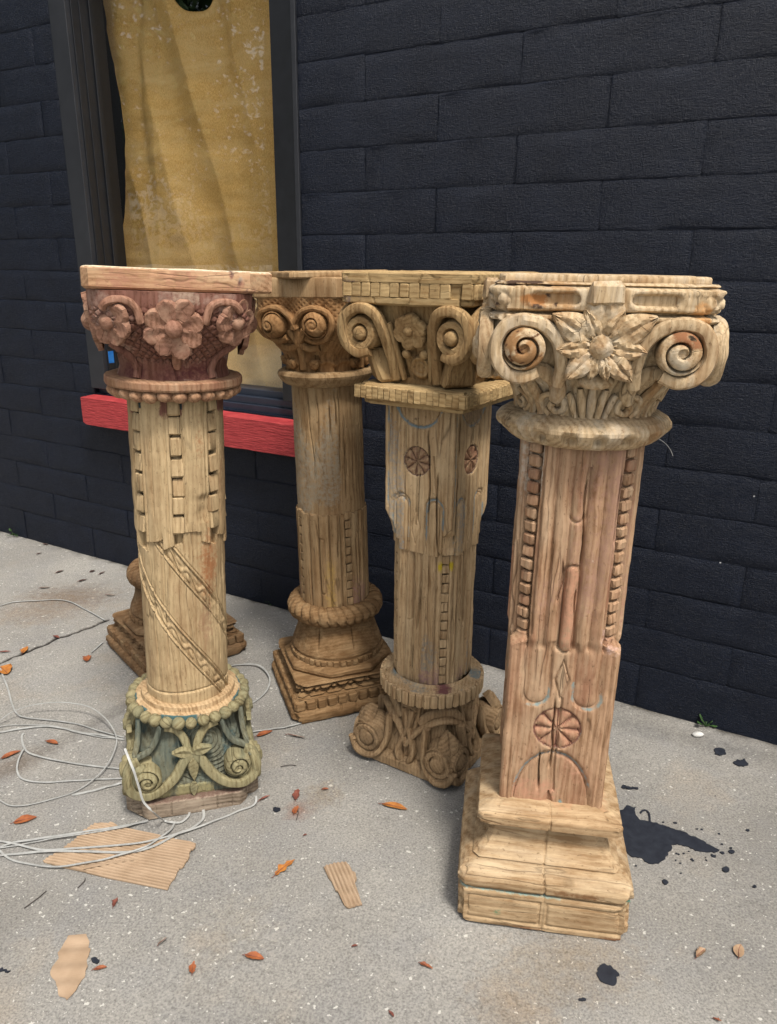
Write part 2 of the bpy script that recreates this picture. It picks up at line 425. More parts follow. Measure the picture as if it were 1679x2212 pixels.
def W(name, srgb, patch, pale, k=1.22, **kw):
    """palette from the colour the bare timber has: mid tone, a darker and a lighter growth of it, worn patches"""
    def lin(c):
        g = sum(c) / 3; return tuple((((v * .96 + g * .04) / 255 + .055) / 1.055) ** 2.4 / k for v in c)
    m = lin(srgb)
    return wood(name, tuple(a * b for a, b in zip(m, (.55, .48, .41))), m, tuple(min(.8, a * b) for a, b in zip(m, (1.28, 1.32, 1.38))), patch=lin(patch), pale=lin(pale), **kw)
M_E = W('pale_pink_wood', (184, 146, 112), (158, 108, 82), (210, 184, 150), patch_amt=.6, pale_amt=.42, seed=1)
M_Ecap = W('cream_worn_wood', (206, 178, 138), (172, 128, 82), (226, 212, 186), patch_amt=.55, pale_amt=.6, seed=2, blot=(.16, .075, .03), blot_amt=.35, cracks=.6)
M_Ebase = W('pale_plinth_wood', (202, 172, 132), (172, 134, 94), (220, 198, 164), patch_amt=.3, pale_amt=.45, axis='x', seed=3, coarse=.7, cracks=.45, fib=.75, rings=.7)
M_Ash = W('yellow_tan_wood', (190, 162, 120), (148, 112, 76), (212, 186, 142), patch_amt=.5, pale_amt=.5, seed=4, fib=1.3)
M_Acap = W('maroon_washed_wood', (142, 98, 82), (112, 70, 60), (178, 138, 116), patch_amt=.55, pale_amt=.35, seed=5)
M_Aab = W('sawn_pink_wood', (204, 160, 120), (180, 124, 94), (226, 200, 160), patch_amt=.5, pale_amt=.5, axis='x', seed=6)
M_Aflower = W('dusty_rose_wood', (168, 124, 100), (136, 92, 76), (200, 164, 136), patch_amt=.5, pale_amt=.45, seed=7)
M_Adisc = W('rosy_tan_wood', (180, 138, 104), (146, 96, 76), (204, 172, 140), patch_amt=.5, pale_amt=.45, seed=8)
M_Abase = W('grey_teal_wood', (112, 112, 94), (80, 96, 92), (148, 140, 108), patch_amt=.6, pale_amt=.4, seed=9)
M_Arelief = W('olive_cream_wood', (150, 140, 104), (112, 116, 94), (180, 166, 124), patch_amt=.5, pale_amt=.45, seed=10, cracks=.8)
M_C = W('brown_tan_wood', (182, 148, 106), (150, 114, 76), (206, 178, 136), patch_amt=.5, pale_amt=.4, seed=11, coarse=.7)
M_Ccap = W('deep_brown_wood', (166, 124, 80), (128, 88, 50), (196, 162, 116), patch_amt=.5, pale_amt=.4, seed=12)
M_Cbase = W('honey_brown_wood', (166, 132, 92), (130, 98, 64), (194, 164, 122), patch_amt=.5, pale_amt=.4, axis='x', seed=13, cracks=.3, fib=.7, rings=.5)
M_B = W('grey_brown_wood', (150, 118, 84), (116, 92, 66), (176, 150, 112), patch_amt=.5, pale_amt=.4, axis='x', seed=14, cracks=.3, fib=.7, rings=.5)
M_D = W('sandy_wood', (198, 166, 124), (168, 132, 94), (218, 192, 152), patch_amt=.3, pale_amt=.45, seed=15)
M_Dcap = W('olive_tan_wood', (178, 144, 98), (142, 108, 68), (204, 174, 124), patch_amt=.5, pale_amt=.45, seed=16)
M_Dab = W('straw_wood', (196, 164, 114), (160, 126, 82), (214, 186, 136), patch_amt=.5, pale_amt=.45, axis='x', seed=17)
M_Dbase = W('dark_umber_wood', (164, 134, 98), (128, 106, 80), (192, 162, 122), patch_amt=.5, pale_amt=.4, seed=18)

def mat_wall():
    s = NT('navy_black_masonry_paint')
    co = s.n('ShaderNodeTexCoord').outputs['Object']
    rnd = s.n('ShaderNodeObjectInfo').outputs['Random']
    off = s.n('ShaderNodeCombineXYZ', {0: s.mth('MULTIPLY', rnd, 7.1), 1: 0.0, 2: s.mth('MULTIPLY', rnd, 3.7)})
    v = s.n('ShaderNodeVectorMath', {0: co, 1: off.outputs[0]}, operation='ADD').outputs[0]
    br1 = s.noise(s.co(scale=(70, 10, 330), vec=v).outputs[0], 1, 4, .65, 1.2).outputs['Fac']
    br2 = s.noise(s.co(scale=(330, 10, 80), vec=v).outputs[0], 1, 4, .65, 1.2).outputs['Fac']
    lump = s.noise(v, 55, 5, .65).outputs['Fac']
    big = s.noise(v, 9, 4).outputs['Fac']
    h = s.mth('ADD', s.mth('MULTIPLY', br1, .75), s.mth('MULTIPLY', br2, .75))
    h = s.mth('ADD', h, s.mth('MULTIPLY', lump, .28)); h = s.mth('ADD', h, s.mth('MULTIPLY', big, .8))
    col = s.ramp(big, [(.3, (.0036, .0062, .0145)), (.7, (.0062, .0100, .0215))])
    vo = s.n('ShaderNodeTexVoronoi', {'Vector': v, 'Scale': 15.0}, feature='F1')
    sel = s.mth('GREATER_THAN', s.n('ShaderNodeSeparateColor', {0: vo.outputs['Color']}).outputs[0], .93)
    spot = s.mth('MULTIPLY', s.mth('LESS_THAN', s.mth('ADD', vo.outputs['Distance'], s.mth('MULTIPLY', lump, .06)), .062), sel)
    col = s.mix(spot, col, (.55, .55, .55))
    scuff = s.mth('MULTIPLY', s.rng(s.noise(s.co(loc=(4, 0, 2), scale=(1, 1, 2.6), vec=v).outputs[0], 14, 6, .7, .6).outputs['Fac'], .66, .75), .22)
    col = s.mix(scuff, col, (.085, .095, .11))
    return s.done(col, s.rng(lump, .3, .7, .30, .46), .24, h, 1.0, .0036)
M_wall = mat_wall()

def mat_concrete():
    s = NT('weathered_concrete')
    v = s.n('ShaderNodeTexCoord').outputs['Object']
    n1_ = s.noise(v, 1.4, 6, .6).outputs['Fac']; n2 = s.noise(v, 8, 6, .65).outputs['Fac']
    fine = s.noise(v, 260, 3, .7).outputs['Fac']; mid = s.noise(v, 95, 4, .7).outputs['Fac']
    col = s.ramp(n1_, [(.32, (.195, .184, .165)), (.5, (.262, .249, .225)), (.68, (.325, .309, .278))])
    col = s.mix(s.mth('MULTIPLY', s.rng(n2, .45, .75), .5), col, (.215, .213, .212))
    warm = s.rng(s.noise(s.co(loc=(2.2, 7, 0), vec=v).outputs[0], 3.0, 5, .6).outputs['Fac'], .56, .72)
    col = s.mix(s.mth('MULTIPLY', warm, .55), col, (.33, .27, .20))
    g = s.ramp(fine, [(.30, (.40, .39, .37)), (.5, (1, 1, 1)), (.70, (1.5, 1.48, 1.42))])
    col = s.mix(.72, col, g, 'MULTIPLY')
    dk = s.rng(mid, .62, .74); col = s.mix(s.mth('MULTIPLY', dk, .45), col, (.11, .105, .10))
    # shell and limestone flecks
    den = s.rng(s.noise(s.co(loc=(5, 3, 0), vec=v).outputs[0], 2.1, 3).outputs['Fac'], .42, .66)
    xx = s.n('ShaderNodeSeparateXYZ', {0: v}).outputs[0]
    den = s.mth('MULTIPLY', den, s.rng(xx, .15, -.55, .05, 1.2))
    fle = None
    for sc, thr, lim, lc in ((48., .86, .20, 1.7), (95., .76, .25, 3.9), (170., .78, .25, 6.1)):
        dv = s.n('ShaderNodeVectorMath', {0: v, 1: s.n('ShaderNodeVectorMath', {0: s.noise(v, 160, 2).outputs['Color'], 'Scale': .010}, operation='SCALE').outputs[0]}, operation='ADD').outputs[0]
        vo = s.n('ShaderNodeTexVoronoi', {'Vector': s.co(loc=(lc, lc, 0), scale=(1, 1.3, 1), vec=dv).outputs[0], 'Scale': sc}, feature='F1')
        cc = s.n('ShaderNodeSeparateColor', {0: vo.outputs['Color']})
        sel = s.mth('GREATER_THAN', s.mth('ADD', cc.outputs[0], s.mth('MULTIPLY', den, .17)), thr + .115)
        size = s.mth('ADD', .05, s.mth('MULTIPLY', cc.outputs[1], lim))
        f = s.mth('MULTIPLY', s.mth('LESS_THAN', vo.outputs['Distance'], size), sel)
        fle = f if fle is None else s.mth('MAXIMUM', fle, f)
    col = s.mix(s.mth('MULTIPLY', fle, .75), col, (.60, .58, .52))
    at = s.n('ShaderNodeAttribute', attribute_name='paint')
    br = s.noise(v, 45, 6, .7).outputs['Fac']
    fa = s.rng(s.mth('ADD', at.outputs['Alpha'], s.mth('MULTIPLY', s.mth('SUBTRACT', br, .5), .9)), .15, .85)
    fa = s.mth('MULTIPLY', fa, s.rng(at.outputs['Alpha'], 0, .15))
    col = s.mix(fa, col, at.outputs['Color'], 'MULTIPLY')
    b = s.mth('ADD', s.mth('MULTIPLY', fine, .7), s.mth('MULTIPLY', mid, 1.0)); b = s.mth('ADD', b, s.mth('MULTIPLY', n2, .6))
    return s.done(col, .88, .25, b, .5, .0022)
M_conc = mat_concrete()

def simple(name, c0, c1, scale=30, rough=.7, spec=.3, bs=.3, bd=.001, stretch=(1, 1, 1), **kw):
    s = NT(name); v = s.co(scale=stretch).outputs[0]
    nz = s.noise(v, scale, 5, .6).outputs['Fac']
    return s.done(s.ramp(nz, [(.3, c0), (.7, c1)]), rough, spec, nz, bs, bd, **kw)
M_black = simple('black_frame_paint', (.006, .0065, .008), (.011, .012, .015), 25, .38, .5, .25, .001)
M_grey = simple('charcoal_frame_paint', (.016, .0175, .022), (.024, .026, .031), 18, .5, .5, .3, .001)
M_navy = simple('navy_rail_paint', (.016, .022, .036), (.024, .031, .048), 14, .42, .5, .25, .001)
M_red = simple('red_sill_paint', (.30, .025, .030), (.48, .06, .060), 14, .58, .35, 1.0, .005, stretch=(2.2, 3, 16))
M_plank = simple('dark_room', (.012, .013, .013), (.02, .02, .02), 5, .9, .1)
def mat_glass():
    s = NT('window_glass')
    lw = s.n('ShaderNodeLayerWeight', {'Blend': .5}).outputs['Facing']
    f2 = s.mth('ADD', .075, s.mth('MULTIPLY', s.mth('POWER', lw, 4.0), .92), True)
    g = s.n('ShaderNodeBsdfGlossy', {'Roughness': .006, 'Color': (.95, .98, 1, 1)}); t = s.n('ShaderNodeBsdfTransparent', {'Color': (.97, .965, .955, 1)})
    m = s.n('ShaderNodeMixShader', {0: f2, 1: t.outputs[0], 2: g.outputs[0]})
    nz = s.noise(s.co().outputs[0], 3.5, 1).outputs['Fac']
    b = s.n('ShaderNodeBump', {'Height': nz, 'Strength': .12, 'Distance': .004}); s.t.links.new(b.outputs[0], g.inputs['Normal'])
    s.t.links.new(m.outputs[0], s.out.inputs[0]); return s.m
M_glass = mat_glass()
def mat_curtain():
    s = NT('ochre_curtain_cloth'); v = s.n('ShaderNodeTexCoord').outputs['Object']
    wv = s.noise(s.co(scale=(420, 1, 160), vec=v).outputs[0], 1, 3, .6).outputs['Fac']
    bg_ = s.noise(s.co(scale=(2, 1, 7), vec=v).outputs[0], 2.2, 5, .65, .8).outputs['Fac']
    col = s.ramp(wv, [(.3, (.56, .33, .085)), (.7, (.84, .55, .20))])
    col = s.mix(s.rng(bg_, .42, .72, 0, .65), col, (.86, .62, .28))
    return s.done(col, .75, .3, wv, .35, .0008)
M_curtain = mat_curtain()
def mat_card():
    s = NT('brown_cardboard'); v = s.n('ShaderNodeTexCoord').outputs['Object']
    nz = s.noise(v, 24, 6, .6).outputs['Fac']; f = s.noise(s.co(scale=(90, 900, 90), vec=v).outputs[0], 1, 3).outputs['Fac']
    col = s.ramp(nz, [(.3, (.33, .23, .145)), (.7, (.46, .335, .225))]); col = s.mix(s.mth('MULTIPLY', f, .25), col, (.24, .14, .075))
    return s.done(col, .85, .2, s.mth('ADD', nz, f), .25, .0008)
M_card = mat_card()
M_strap = simple('white_plastic_strap', (.30, .30, .28), (.46, .46, .435), 60, .4, .5, .3, .0006)
M_spill = simple('dried_navy_paint', (.010, .012, .019), (.022, .026, .036), 60, .6, .4, .6, .002)
M_bark = simple('bark', (.05, .035, .025), (.12, .09, .065), 12, .9, .1, .6, .01)
M_leaf = simple('tree_leaf', (.025, .055, .015), (.06, .11, .03), 4, .6, .3)
M_weed = simple('weed_leaf', (.02, .05, .012), (.045, .095, .025), 60, .6, .3)
def leafmat(name, a, b): return simple(name, a, b, 70, .6, .35, .5, .0008)
M_lf = [leafmat('rust_leaf', (.20, .055, .02), (.40, .13, .045)), leafmat('orange_leaf', (.30, .10, .02), (.52, .21, .045)),
        leafmat('tan_leaf', (.23, .14, .08), (.42, .28, .17)), leafmat('dark_leaf', (.035, .03, .026), (.085, .07, .06)),
        leafmat('grey_leaf', (.16, .145, .12), (.27, .25, .21)), leafmat('red_brown_leaf', (.13, .04, .03), (.26, .09, .06))]

# ================================================================== setting: pavement
W0_ = 1.7963 * np.array([.4951, .8688, 0])
def gpath(pts): return np.array([gnd(x, y)[:2] for x, y in pts])
def dist_path(X, Y, pts):
    return poly(X, Y, [tuple(p) for p in pts])
gx = np.concatenate([[-900, -250, -60, -25, -12, -7, -4, -2.6, -2.1], np.arange(-1.78, 1.26, .0062), [1.6, 2.2, 3.5, 7, 14, 30, 60, 250, 900]])
gy = np.concatenate([[-900, -250, -60, -25, -12, -6, -3, -1, 0, .5], np.arange(.76, 3.06, .0062), [3.4, 4, 6, 12, 30, 60, 250, 900]])
GX, GY = np.meshgrid(gx, gy, indexing='ij'); X, Y = GX.ravel(), GY.ravel()
P3 = np.stack([X, Y, X * 0], 1)
near = (X > -1.8) & (X < 1.27) & (Y > .7) & (Y < 3.07)
hz = np.where(near, .0011 * vnoise(P3, 7, 3) + .0007 * vnoise(P3, 24, 4) + .0005 * vnoise(P3, 75, 5) - .0008, 0)
crack = gpath([(-60, 1462), (0, 1431), (30, 1418), (60, 1406), (95, 1392), (125, 1377), (165, 1366), (200, 1352), (232, 1338)])
wig = .004 * vnoise(P3, 60, 8)
dc = dist_path(X + wig, Y - wig, crack)
hz -= .005 * gr(dc, .0055) * near
jl = gpath([(-40, 1690), (0, 1671), (130, 1602), (281, 1520), (330, 1496)])
jr = gpath([(1310, 1552), (1420, 1580), (1560, 1612), (1679, 1642), (1760, 1664)])
pc = np.ones((len(X), 4), np.float32); pc[:, 3] = 0
def stain(d, c):
    d = np.clip(d, 0, 1); a0 = pc[:, 3].copy(); a1 = a0 + d * (1 - a0)
    k = np.where(a1 > 1e-6, d / np.maximum(a1, 1e-6), 0)[:, None]
    pc[:, :3] = pc[:, :3] * (1 - k) + np.array(c) * k; pc[:, 3] = a1
def stain_at(x, y, r, a, c, ex=1.0):
    g = gnd(x, y); stain(a * np.exp(-(((X - g[0]) / (r * ex)) ** 2 + ((Y - g[1]) / r) ** 2)), c)
stain(.45 * gr(dist_path(X + wig, Y, jl), .030), (.42, .40, .38))
stain(.40 * gr(dist_path(X, Y + wig, jr), .045), (.42, .42, .43))
stain_at(150, 1290, .11, .55, (.55, .36, .22), 1.6); stain_at(60, 1330, .10, .35, (.6, .45, .33), 1.8)
stain_at(700, 1715, .05, .40, (.75, .55, .32)); stain_at(643, 1752, .03, .55, (.80, .42, .32))
stain_at(1040, 1850, .05, .30, (.8, .64, .45)); stain_at(520, 2000, .10, .25, (.75, .66, .52)); stain_at(1250, 2080, .09, .45, (.85, .68, .48), 1.4)
stain_at(1100, 2180, .07, .4, (.8, .62, .45)); stain_at(30, 1650, .06, .45, (.62, .5, .42)); stain_at(250, 1700, .06, .25, (.55, .53, .5))
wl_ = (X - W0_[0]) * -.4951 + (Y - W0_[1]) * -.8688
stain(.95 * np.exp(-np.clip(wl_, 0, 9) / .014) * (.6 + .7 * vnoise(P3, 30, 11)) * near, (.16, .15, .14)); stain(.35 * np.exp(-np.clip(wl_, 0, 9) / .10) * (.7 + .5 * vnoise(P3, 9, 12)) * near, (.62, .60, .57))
stain(1.1 * gr(dc, .0060), (.10, .09, .085))
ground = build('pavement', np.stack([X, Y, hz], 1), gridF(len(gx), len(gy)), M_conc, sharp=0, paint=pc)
tag(ground, 'grey speckled concrete pavement', None, kind='structure')

# ================================================================== black painted block wall with its window
WD = np.array([.8688, -.4951, 0.]); WN = np.array([-.4951, -.8688, 0.]); WDIST = 1.7963
W0 = WDIST * np.array([.4951, .8688, 0]) - 2.917 * WD
wall = bpy.data.objects.new('block_wall', None); C.objects.link(wall)
wall.matrix_world = Matrix(((WD[0], -WN[0], 0, W0[0]), (WD[1], -WN[1], 0, W0[1]), (0, 0, 1, 0), (0, 0, 0, 1)))
tag(wall, 'navy black painted concrete block wall behind the carved columns', 'wall')
OX0, OX1, OZ0, OZ1 = .70, 1.612, .642, 2.20
WX0, WX1, WZ1 = -2.6, 6.2, 3.2
def joinm(parts):
    V, F4, F3, n = [], [], [], 0
    for v, f in parts:
        for q in (f if isinstance(f, list) else [f]):
            q = np.asarray(q)
            if q.size: (F4 if q.shape[1] == 4 else F3).append(q + n)
        V.append(v); n += len(v)
    return np.vstack(V), [np.vstack(a) for a in (F4, F3) if a]
def bx(x0, x1, y0, y1, z0, z1, b=.001):
    v, f = boxV(x1 - x0, y1 - y0, z1 - z0, b); return v + np.array([(x0 + x1) / 2, (y0 + y1) / 2, (z0 + z1) / 2]), f
MY = .0026                                                     # mortar plane behind the block faces
build('wall_body', *joinm([bx(WX0, OX0, MY, .13, -.05, WZ1), bx(OX1, WX1, MY, .13, -.05, WZ1), bx(OX0, OX1, MY, .13, -.05, OZ0), bx(OX0, OX1, MY, .13, OZ1, WZ1)]), M_wall, wall, sharp=30)
def blockV(L, Hh, seed):
    """front of one painted block: uneven rounded arrises fading into the filled joints"""
    rg = np.random.default_rng(seed); nx = max(3, int(L / .045)); nz = 3
    xs = np.concatenate([[0, .002, .005], np.linspace(.03, L - .03, nx) if L > .08 else [L / 2], [L - .005, L - .002, L]])
    zs = np.concatenate([[0, .0024, .0056], np.linspace(.03, Hh - .03, nz), [Hh - .0056, Hh - .0024, Hh]])
    Xb, Zb = np.meshgrid(xs, zs, indexing='ij')
    Yb = np.zeros_like(Xb)
    ez = np.minimum(Zb, Hh - Zb); ex = np.minimum(Xb, L - Xb)
    fill = .55 + .45 * n1(xs, 5, seed + 2)[:, None]
    Yb += (.0026 * fill * (1 - sm(ez, .0006, .0050))) + .0015 * (1 - sm(ex, .0005, .0045)) * (.25 + .75 * rg.random())
    wob = .0011 * n1(xs, 14, seed)[:, None] + .0010 * n1(xs, 47, seed + 5)[:, None]
    Zb = Zb + wob * (np.abs(Zb / Hh - .5) * 2) ** 2 * np.where(Zb > Hh / 2, 1, .7)
    Yb += rg.normal(0, .0005, Yb.shape)
    V = np.stack([Xb, Yb, Zb], -1).reshape(-1, 3); n = len(xs); m = len(zs)
    return V, gridF(n, m)
CH_, Z0 = .1035, .1189
variants = {}
bl_n = 0; far = []
for r in range(0, 30):
    zb = Z0 + CH_ * (r - 1) if r else -.02; hb = CH_ if r else Z0 + .02
    if zb + hb > WZ1: break
    x = 2.02 - .407 * 12 if r % 2 else 2.02 - .2035 - .407 * 12
    while x < WX1 - .4:
        a, b_ = x, x + .407; x += .407
        if a < WX0: continue
        pcs = [(a, b_)]
        if zb + hb > OZ0 + .02 and zb < OZ1 - .02:
            pcs = [(p, q) for p, q in ((a, min(b_, OX0)), (max(a, OX1), b_)) if q - p > .03]
        for p, q in pcs:
            L = q - p; inview = zb < 1.9 and -.1 < p < 3.1
            dy = RNG.normal(0, .0003)
            if inview:
                key = (round(L, 3), round(hb, 3), bl_n % 7)
                if key not in variants: variants[key] = mesh_from('block', *blockV(L - .0005, hb, 100 + bl_n))
                o = obj('block', variants[key], M_wall, wall, Matrix.Translation((p, dy, zb)), sharp=0)
                bl_n += 1
            else:
                far.append((np.array([[p, dy, zb], [q, dy, zb], [q, dy, zb + hb], [p, dy, zb + hb]]), np.array([[0, 1, 2, 3]])))
fo = build('far_blocks', *joinm(far), M_wall, wall, sharp=0); fo['kind'] = 'stuff'

# window
win = build('window', *joinm([bx(.692, .765, -.006, .06, .66, 2.2), bx(1.598, 1.612, -.006, .06, .66, 2.2), bx(.765, 1.598, -.006, .06, 2.12, 2.2)]), M_grey, wall, sharp=30)
win['label'] = 'dark framed display window'
build('frame', *joinm([bx(.765, .771, .012, .125, .69, 2.12), bx(.771, .7745, .040, .125, .69, 2.12), bx(.7745, .781, .072, .125, .70, 2.12), bx(1.530, 1.598, -.004, .125, .69, 2.12), bx(.781, 1.530, .07, .125, 2.06, 2.12)]), M_black, win, sharp=30)
build('bottom_rail', *joinm([bx(.692, 1.612, .018, .125, .637, .662), bx(.765, 1.566, .030, .125, .662, .684), bx(.7745, 1.530, .052, .125, .684, .704)]), M_navy, win, sharp=30)
build('pane', *bx(.7745, 1.530, .084, .090, .702, 2.06, .0005), M_glass, win, sharp=30)
v, f = boxV(.955, .105, .094, .007)
def sill():
    xs = np.linspace(0, 1, 60); V = []
    prof = [(-.0585, -.0485), (-.0605, -.0465), (-.061, 0), (-.0605, .0462), (-.0585, .0482), (.0, .0495), (.0, -.0485)]
    for x in xs: V += [(x * .945, py, pz) for py, pz in prof]
    V = np.array(V); n = len(prof)
    ends = np.clip(np.minimum(V[:, 0], .945 - V[:, 0]) / .02, 0, 1); V[:, 2] *= np.where(V[:, 2] < 0, .86 + .14 * np.sqrt(ends), .97 + .03 * np.sqrt(ends)); V[:, 1] += .003 * (1 - ends)
    V += .0012 * np.stack([vnoise(V * [8, 60, 60], 1, 3), vnoise(V * [8, 60, 60], 1, 4), vnoise(V * [20, 40, 40], 1, 5)], 1)
    F = [gridF(len(xs), n, False, True)]
    F.append(np.array([list(range(n))[::-1], list(range((len(xs) - 1) * n, len(xs) * n))]))
    return V, F
sv, sf = sill()
so_ = build('sill', sv + np.array([.692, .0, .5875]), sf, M_red, win, sharp=25); so_['label'] = 'red painted wooden sill'

# dark room and the curtain behind the glass
rm = build('dark_room', *joinm([bx(-.3, 2.8, 1.7, 1.75, .3, 2.6), bx(-.35, -.3, .135, 1.75, .3, 2.6), bx(2.8, 2.85, .135, 1.75, .3, 2.6), bx(-.3, 2.8, .135, 1.70, .25, .3), bx(-.3, 2.8, .135, 1.70, 2.6, 2.65)]), M_plank, sharp=30)
rm.matrix_world = wall.matrix_world.copy(); tag(rm, 'dark room behind the window', None, kind='structure')
def curtain():
    nu, nv = 180, 150
    u = np.linspace(0, 1, nu); v = np.linspace(0, 1, nv); U, Vv = np.meshgrid(u, v, indexing='ij')
    zt = 2.03 - .240 * np.exp(-(np.abs(U - .455) / .135) ** 3) + .02 * U
    z = .66 + Vv * (zt - .66)
    left = interp(z.ravel(), [(.6, .62), (1.09, .662), (1.21, .696), (1.33, .726), (1.47, .752), (1.58, .752), (1.88, .722), (2.1, .71)]).reshape(z.shape)
    x = left + U * (1.545 - left)
    ph = U * 13 + 1.6 * np.sin(z * 2.2 + U * 3)
    q1 = np.abs(((x * 5.2 + z * 1.5) % 1) * 2 - 1); q2 = np.abs(((x * 3.1 - (z - 1.9) * .42 / (.25 + np.abs(z - 2.1))) % 1) * 2 - 1)
    y = .20 + .020 * np.sin(ph * 1.3) * (.4 + .6 * U) - .015 * q1 ** 1.6 - .015 * q2 ** 1.8 * sm(z, .7, 1.3) + .008 * np.sin(x * 21 + z * 9 + 2 * np.sin(z * 3))
    y += .03 * np.exp(-((x - (.83 + .0 * z)) / .03) ** 2) * sm(z, 1.2, 1.9)
    P = np.stack([x, y, z], -1).reshape(-1, 3)
    P[:, 1] += .006 * vnoise(P * [6, 1, 14], 1, 4) + .003 * vnoise(P * [12, 1, 40], 1, 5)
    V = np.vstack([P, P + [0, .002, 0]]); F = gridF(nu, nv)
    n = nu * nv; rim = [i * nv for i in range(nu)] + [(nu - 1) * nv + j for j in range(1, nv)] + [i * nv + nv - 1 for i in range(nu - 2, -1, -1)] + list(range(nv - 2, 0, -1))
    side = np.array([[a, b, b + n, a + n] for a, b in zip(rim, rim[1:] + rim[:1])])
    return V, [F, F[:, ::-1] + n, side]
cu = build('curtain', *curtain(), M_curtain, sharp=0)
cu.matrix_world = wall.matrix_world.copy()
tag(cu, 'ochre yellow cloth curtain hanging behind the window glass', 'curtain')
st = build('sticker', *bx(.7705, .7725, .014, .036, .748, .788, .0003), simple('blue_sticker', (.01, .12, .42), (.03, .2, .55), 40), sharp=30)
st.matrix_world = wall.matrix_world.copy(); tag(st, 'small blue sticker low on the left side of the black window frame', 'sticker')

# ================================================================== shared carving builders
def col_of(V): return np.arctan2(V[:, 0], -V[:, 1]), V[:, 2]
def setp(P, m, c):
    m = np.clip(m, 0, 1); k = m > P[:, 3]; P[k, :3] = c; P[k, 3] = m[k]
def smooth_body(name, pts, mat, parent, sq=None, nt=256, step=.003, h=None, rg=(.0012, .0005), axis=2, seed=0, p=40., ch=None, paintf=None, top=True, bot=True, sharp=30, rfun=None):
    """pts (z, half width); sq(z) 0 circle..1 square"""
    Z, r = profile_pts(pts, step); phi = PHI(nt); PH, ZZ = np.meshgrid(phi, Z)
    rr = r[:, None]
    if rfun: R = rfun(PH, ZZ, rr)
    else:
        R = np.broadcast_to(rr, PH.shape).copy()
        if sq is not None:
            t = sq(ZZ); R = rr * ((1 - t) + t * Rsq(PH, 1, p))
            if ch: R = np.minimum(R, Rpoly(PH, [(k * PI / 2 + PI / 4, 1.0) for k in range(-3, 3)]) * rr * (ch * t + 1.5 * (1 - t)))
    if h is not None: R = R + h(PH, ZZ, R)
    V, F = body(Z, R, phi, top, bot)
    if sq is not None and p >= 30:                              # knocked and rounded arrises
        c = sm(np.abs(np.sin(2 * np.arctan2(V[:, 0], -V[:, 1]))), .978, 1.0)
        g = sm(vnoise(V * [1, 1, 1.4], 55, seed + 40), .05, .65) + .35 * sm(vnoise(V, 130, seed + 41), .1, .6)
        V[:, :2] *= (1 - (.0065 / max(float(r.max()), .03)) * c * g)[:, None]
    V = rough(V, F, *rg, seed=seed, axis=axis)
    pt = paintf(V) if paintf else None
    return build(name, V, F, mat, parent, sharp=sharp, paint=pt)
def arch_cracks(u, z, seed, n, u0, u1, z0, z1, depth=.003, wd=.0011):
    depth = depth * 2.0; wd = wd * 1.05
    rg = np.random.default_rng(seed); h = 0
    for i in range(n):
        uc = rg.uniform(u0, u1); a = rg.uniform(z0, z1 - .05); L = rg.uniform(.08, .3); b = min(a + L, z1)
        uu = uc + .006 * n1(z, 9, seed + i) + .0025 * n1(z, 30, seed + 9 + i)
        h = h - depth * gr(u - uu, wd) * sm(z, a, a + .02) * (1 - sm(z, b - .03, b))
    return h
def flower(parent, mat, phi, u, z, out, r, n, kind='heart', th=.007, tilt=0., spin=0., wfac=1.0, cup=.5, eye=.28, eyeh=.9, eyemat=None, mesh=None, yaw=0.):
    me = mesh_from('petal', *petalV(r, r * wfac * math.pi / n * .93, th, kind, cup=cup, seed=int(abs(phi) * 10) + n, nu=12, nv=9))
    first = None
    for i in range(n):
        M = FR(phi, u, z, out, spin + i * 2 * PI / n, tilt, yaw) @ Matrix.Translation((r * .06, 0, RNG.uniform(-.0004, .0004))) @ Matrix.Rotation(rad(-3), 4, 'Y') @ Matrix.Diagonal((RNG.uniform(.93, 1.05), RNG.uniform(.94, 1.04), 1, 1))
        if first is None: first = obj('petal', me, mat, parent, M)
        else: copy(first, M)
    v, f = domeV(r * eye, r * eye * eyeh, 6, 18); v = v + .0008 * vnoise(v, 160, 5)[:, None]
    build('flower_centre', v, f, eyemat or mat, parent, FR(phi, u, z, out + th * .45 + r * .05, 0, tilt, yaw))
def leafpart(name, parent, mat, phi, u, z, out, L, W, T, spin, tilt=0., veins=2, kind='leaf', cup=0., lift=0., yaw=0.):
    M = FR(phi, u, z, out, spin, tilt, yaw) @ Matrix.Rotation(-lift, 4, 'Y')
    return build(name, *petalV(L, W, T, kind, veins=veins, cup=cup), mat, parent, M)
def volute(name, parent, mat, phi, u, z, out, R, D, hand=1, turns=1.6, relief=.006, eye=.34, spin=0., tilt=0., yaw=0., dome=.5, rings=False, seed=1, pf=None):
    V, F = voluteV(R, D, turns, relief, eye, hand=hand, dome=dome, rings=rings)
    V = V + (vnoise(V, 60, seed) * .0011 + vnoise(V * [60, 60, 300], 1, seed + 3) * .0004)[:, None] * np.array([.5, .5, 1])
    return build(name, V, F, mat, parent, FR(phi, u, z, out, spin, tilt, yaw), sharp=50, paint=pf(V) if pf else None)
def strap_on(name, parent, mat, phi, pts, wd, th, n=44, power=2.4, taper=True, seed=0):
    """carved band lying on a side: pts (u, z, out)"""
    P = smooth_path(pts, n); W3 = face_path(phi, P)
    nn = np.array([math.sin(phi), -math.cos(phi), 0])
    k = np.ones(n)
    if taper: k = .55 + .45 * np.sin(PI * np.linspace(.12, .95, n)) ** .6
    V, F = sweep(W3, np.asarray(wd) * k, th, nn, 10, power=power)
    V = V + .0007 * np.stack([vnoise(V, 110, seed + j) for j in range(3)], 1)
    return build(name, V, F, mat, parent)
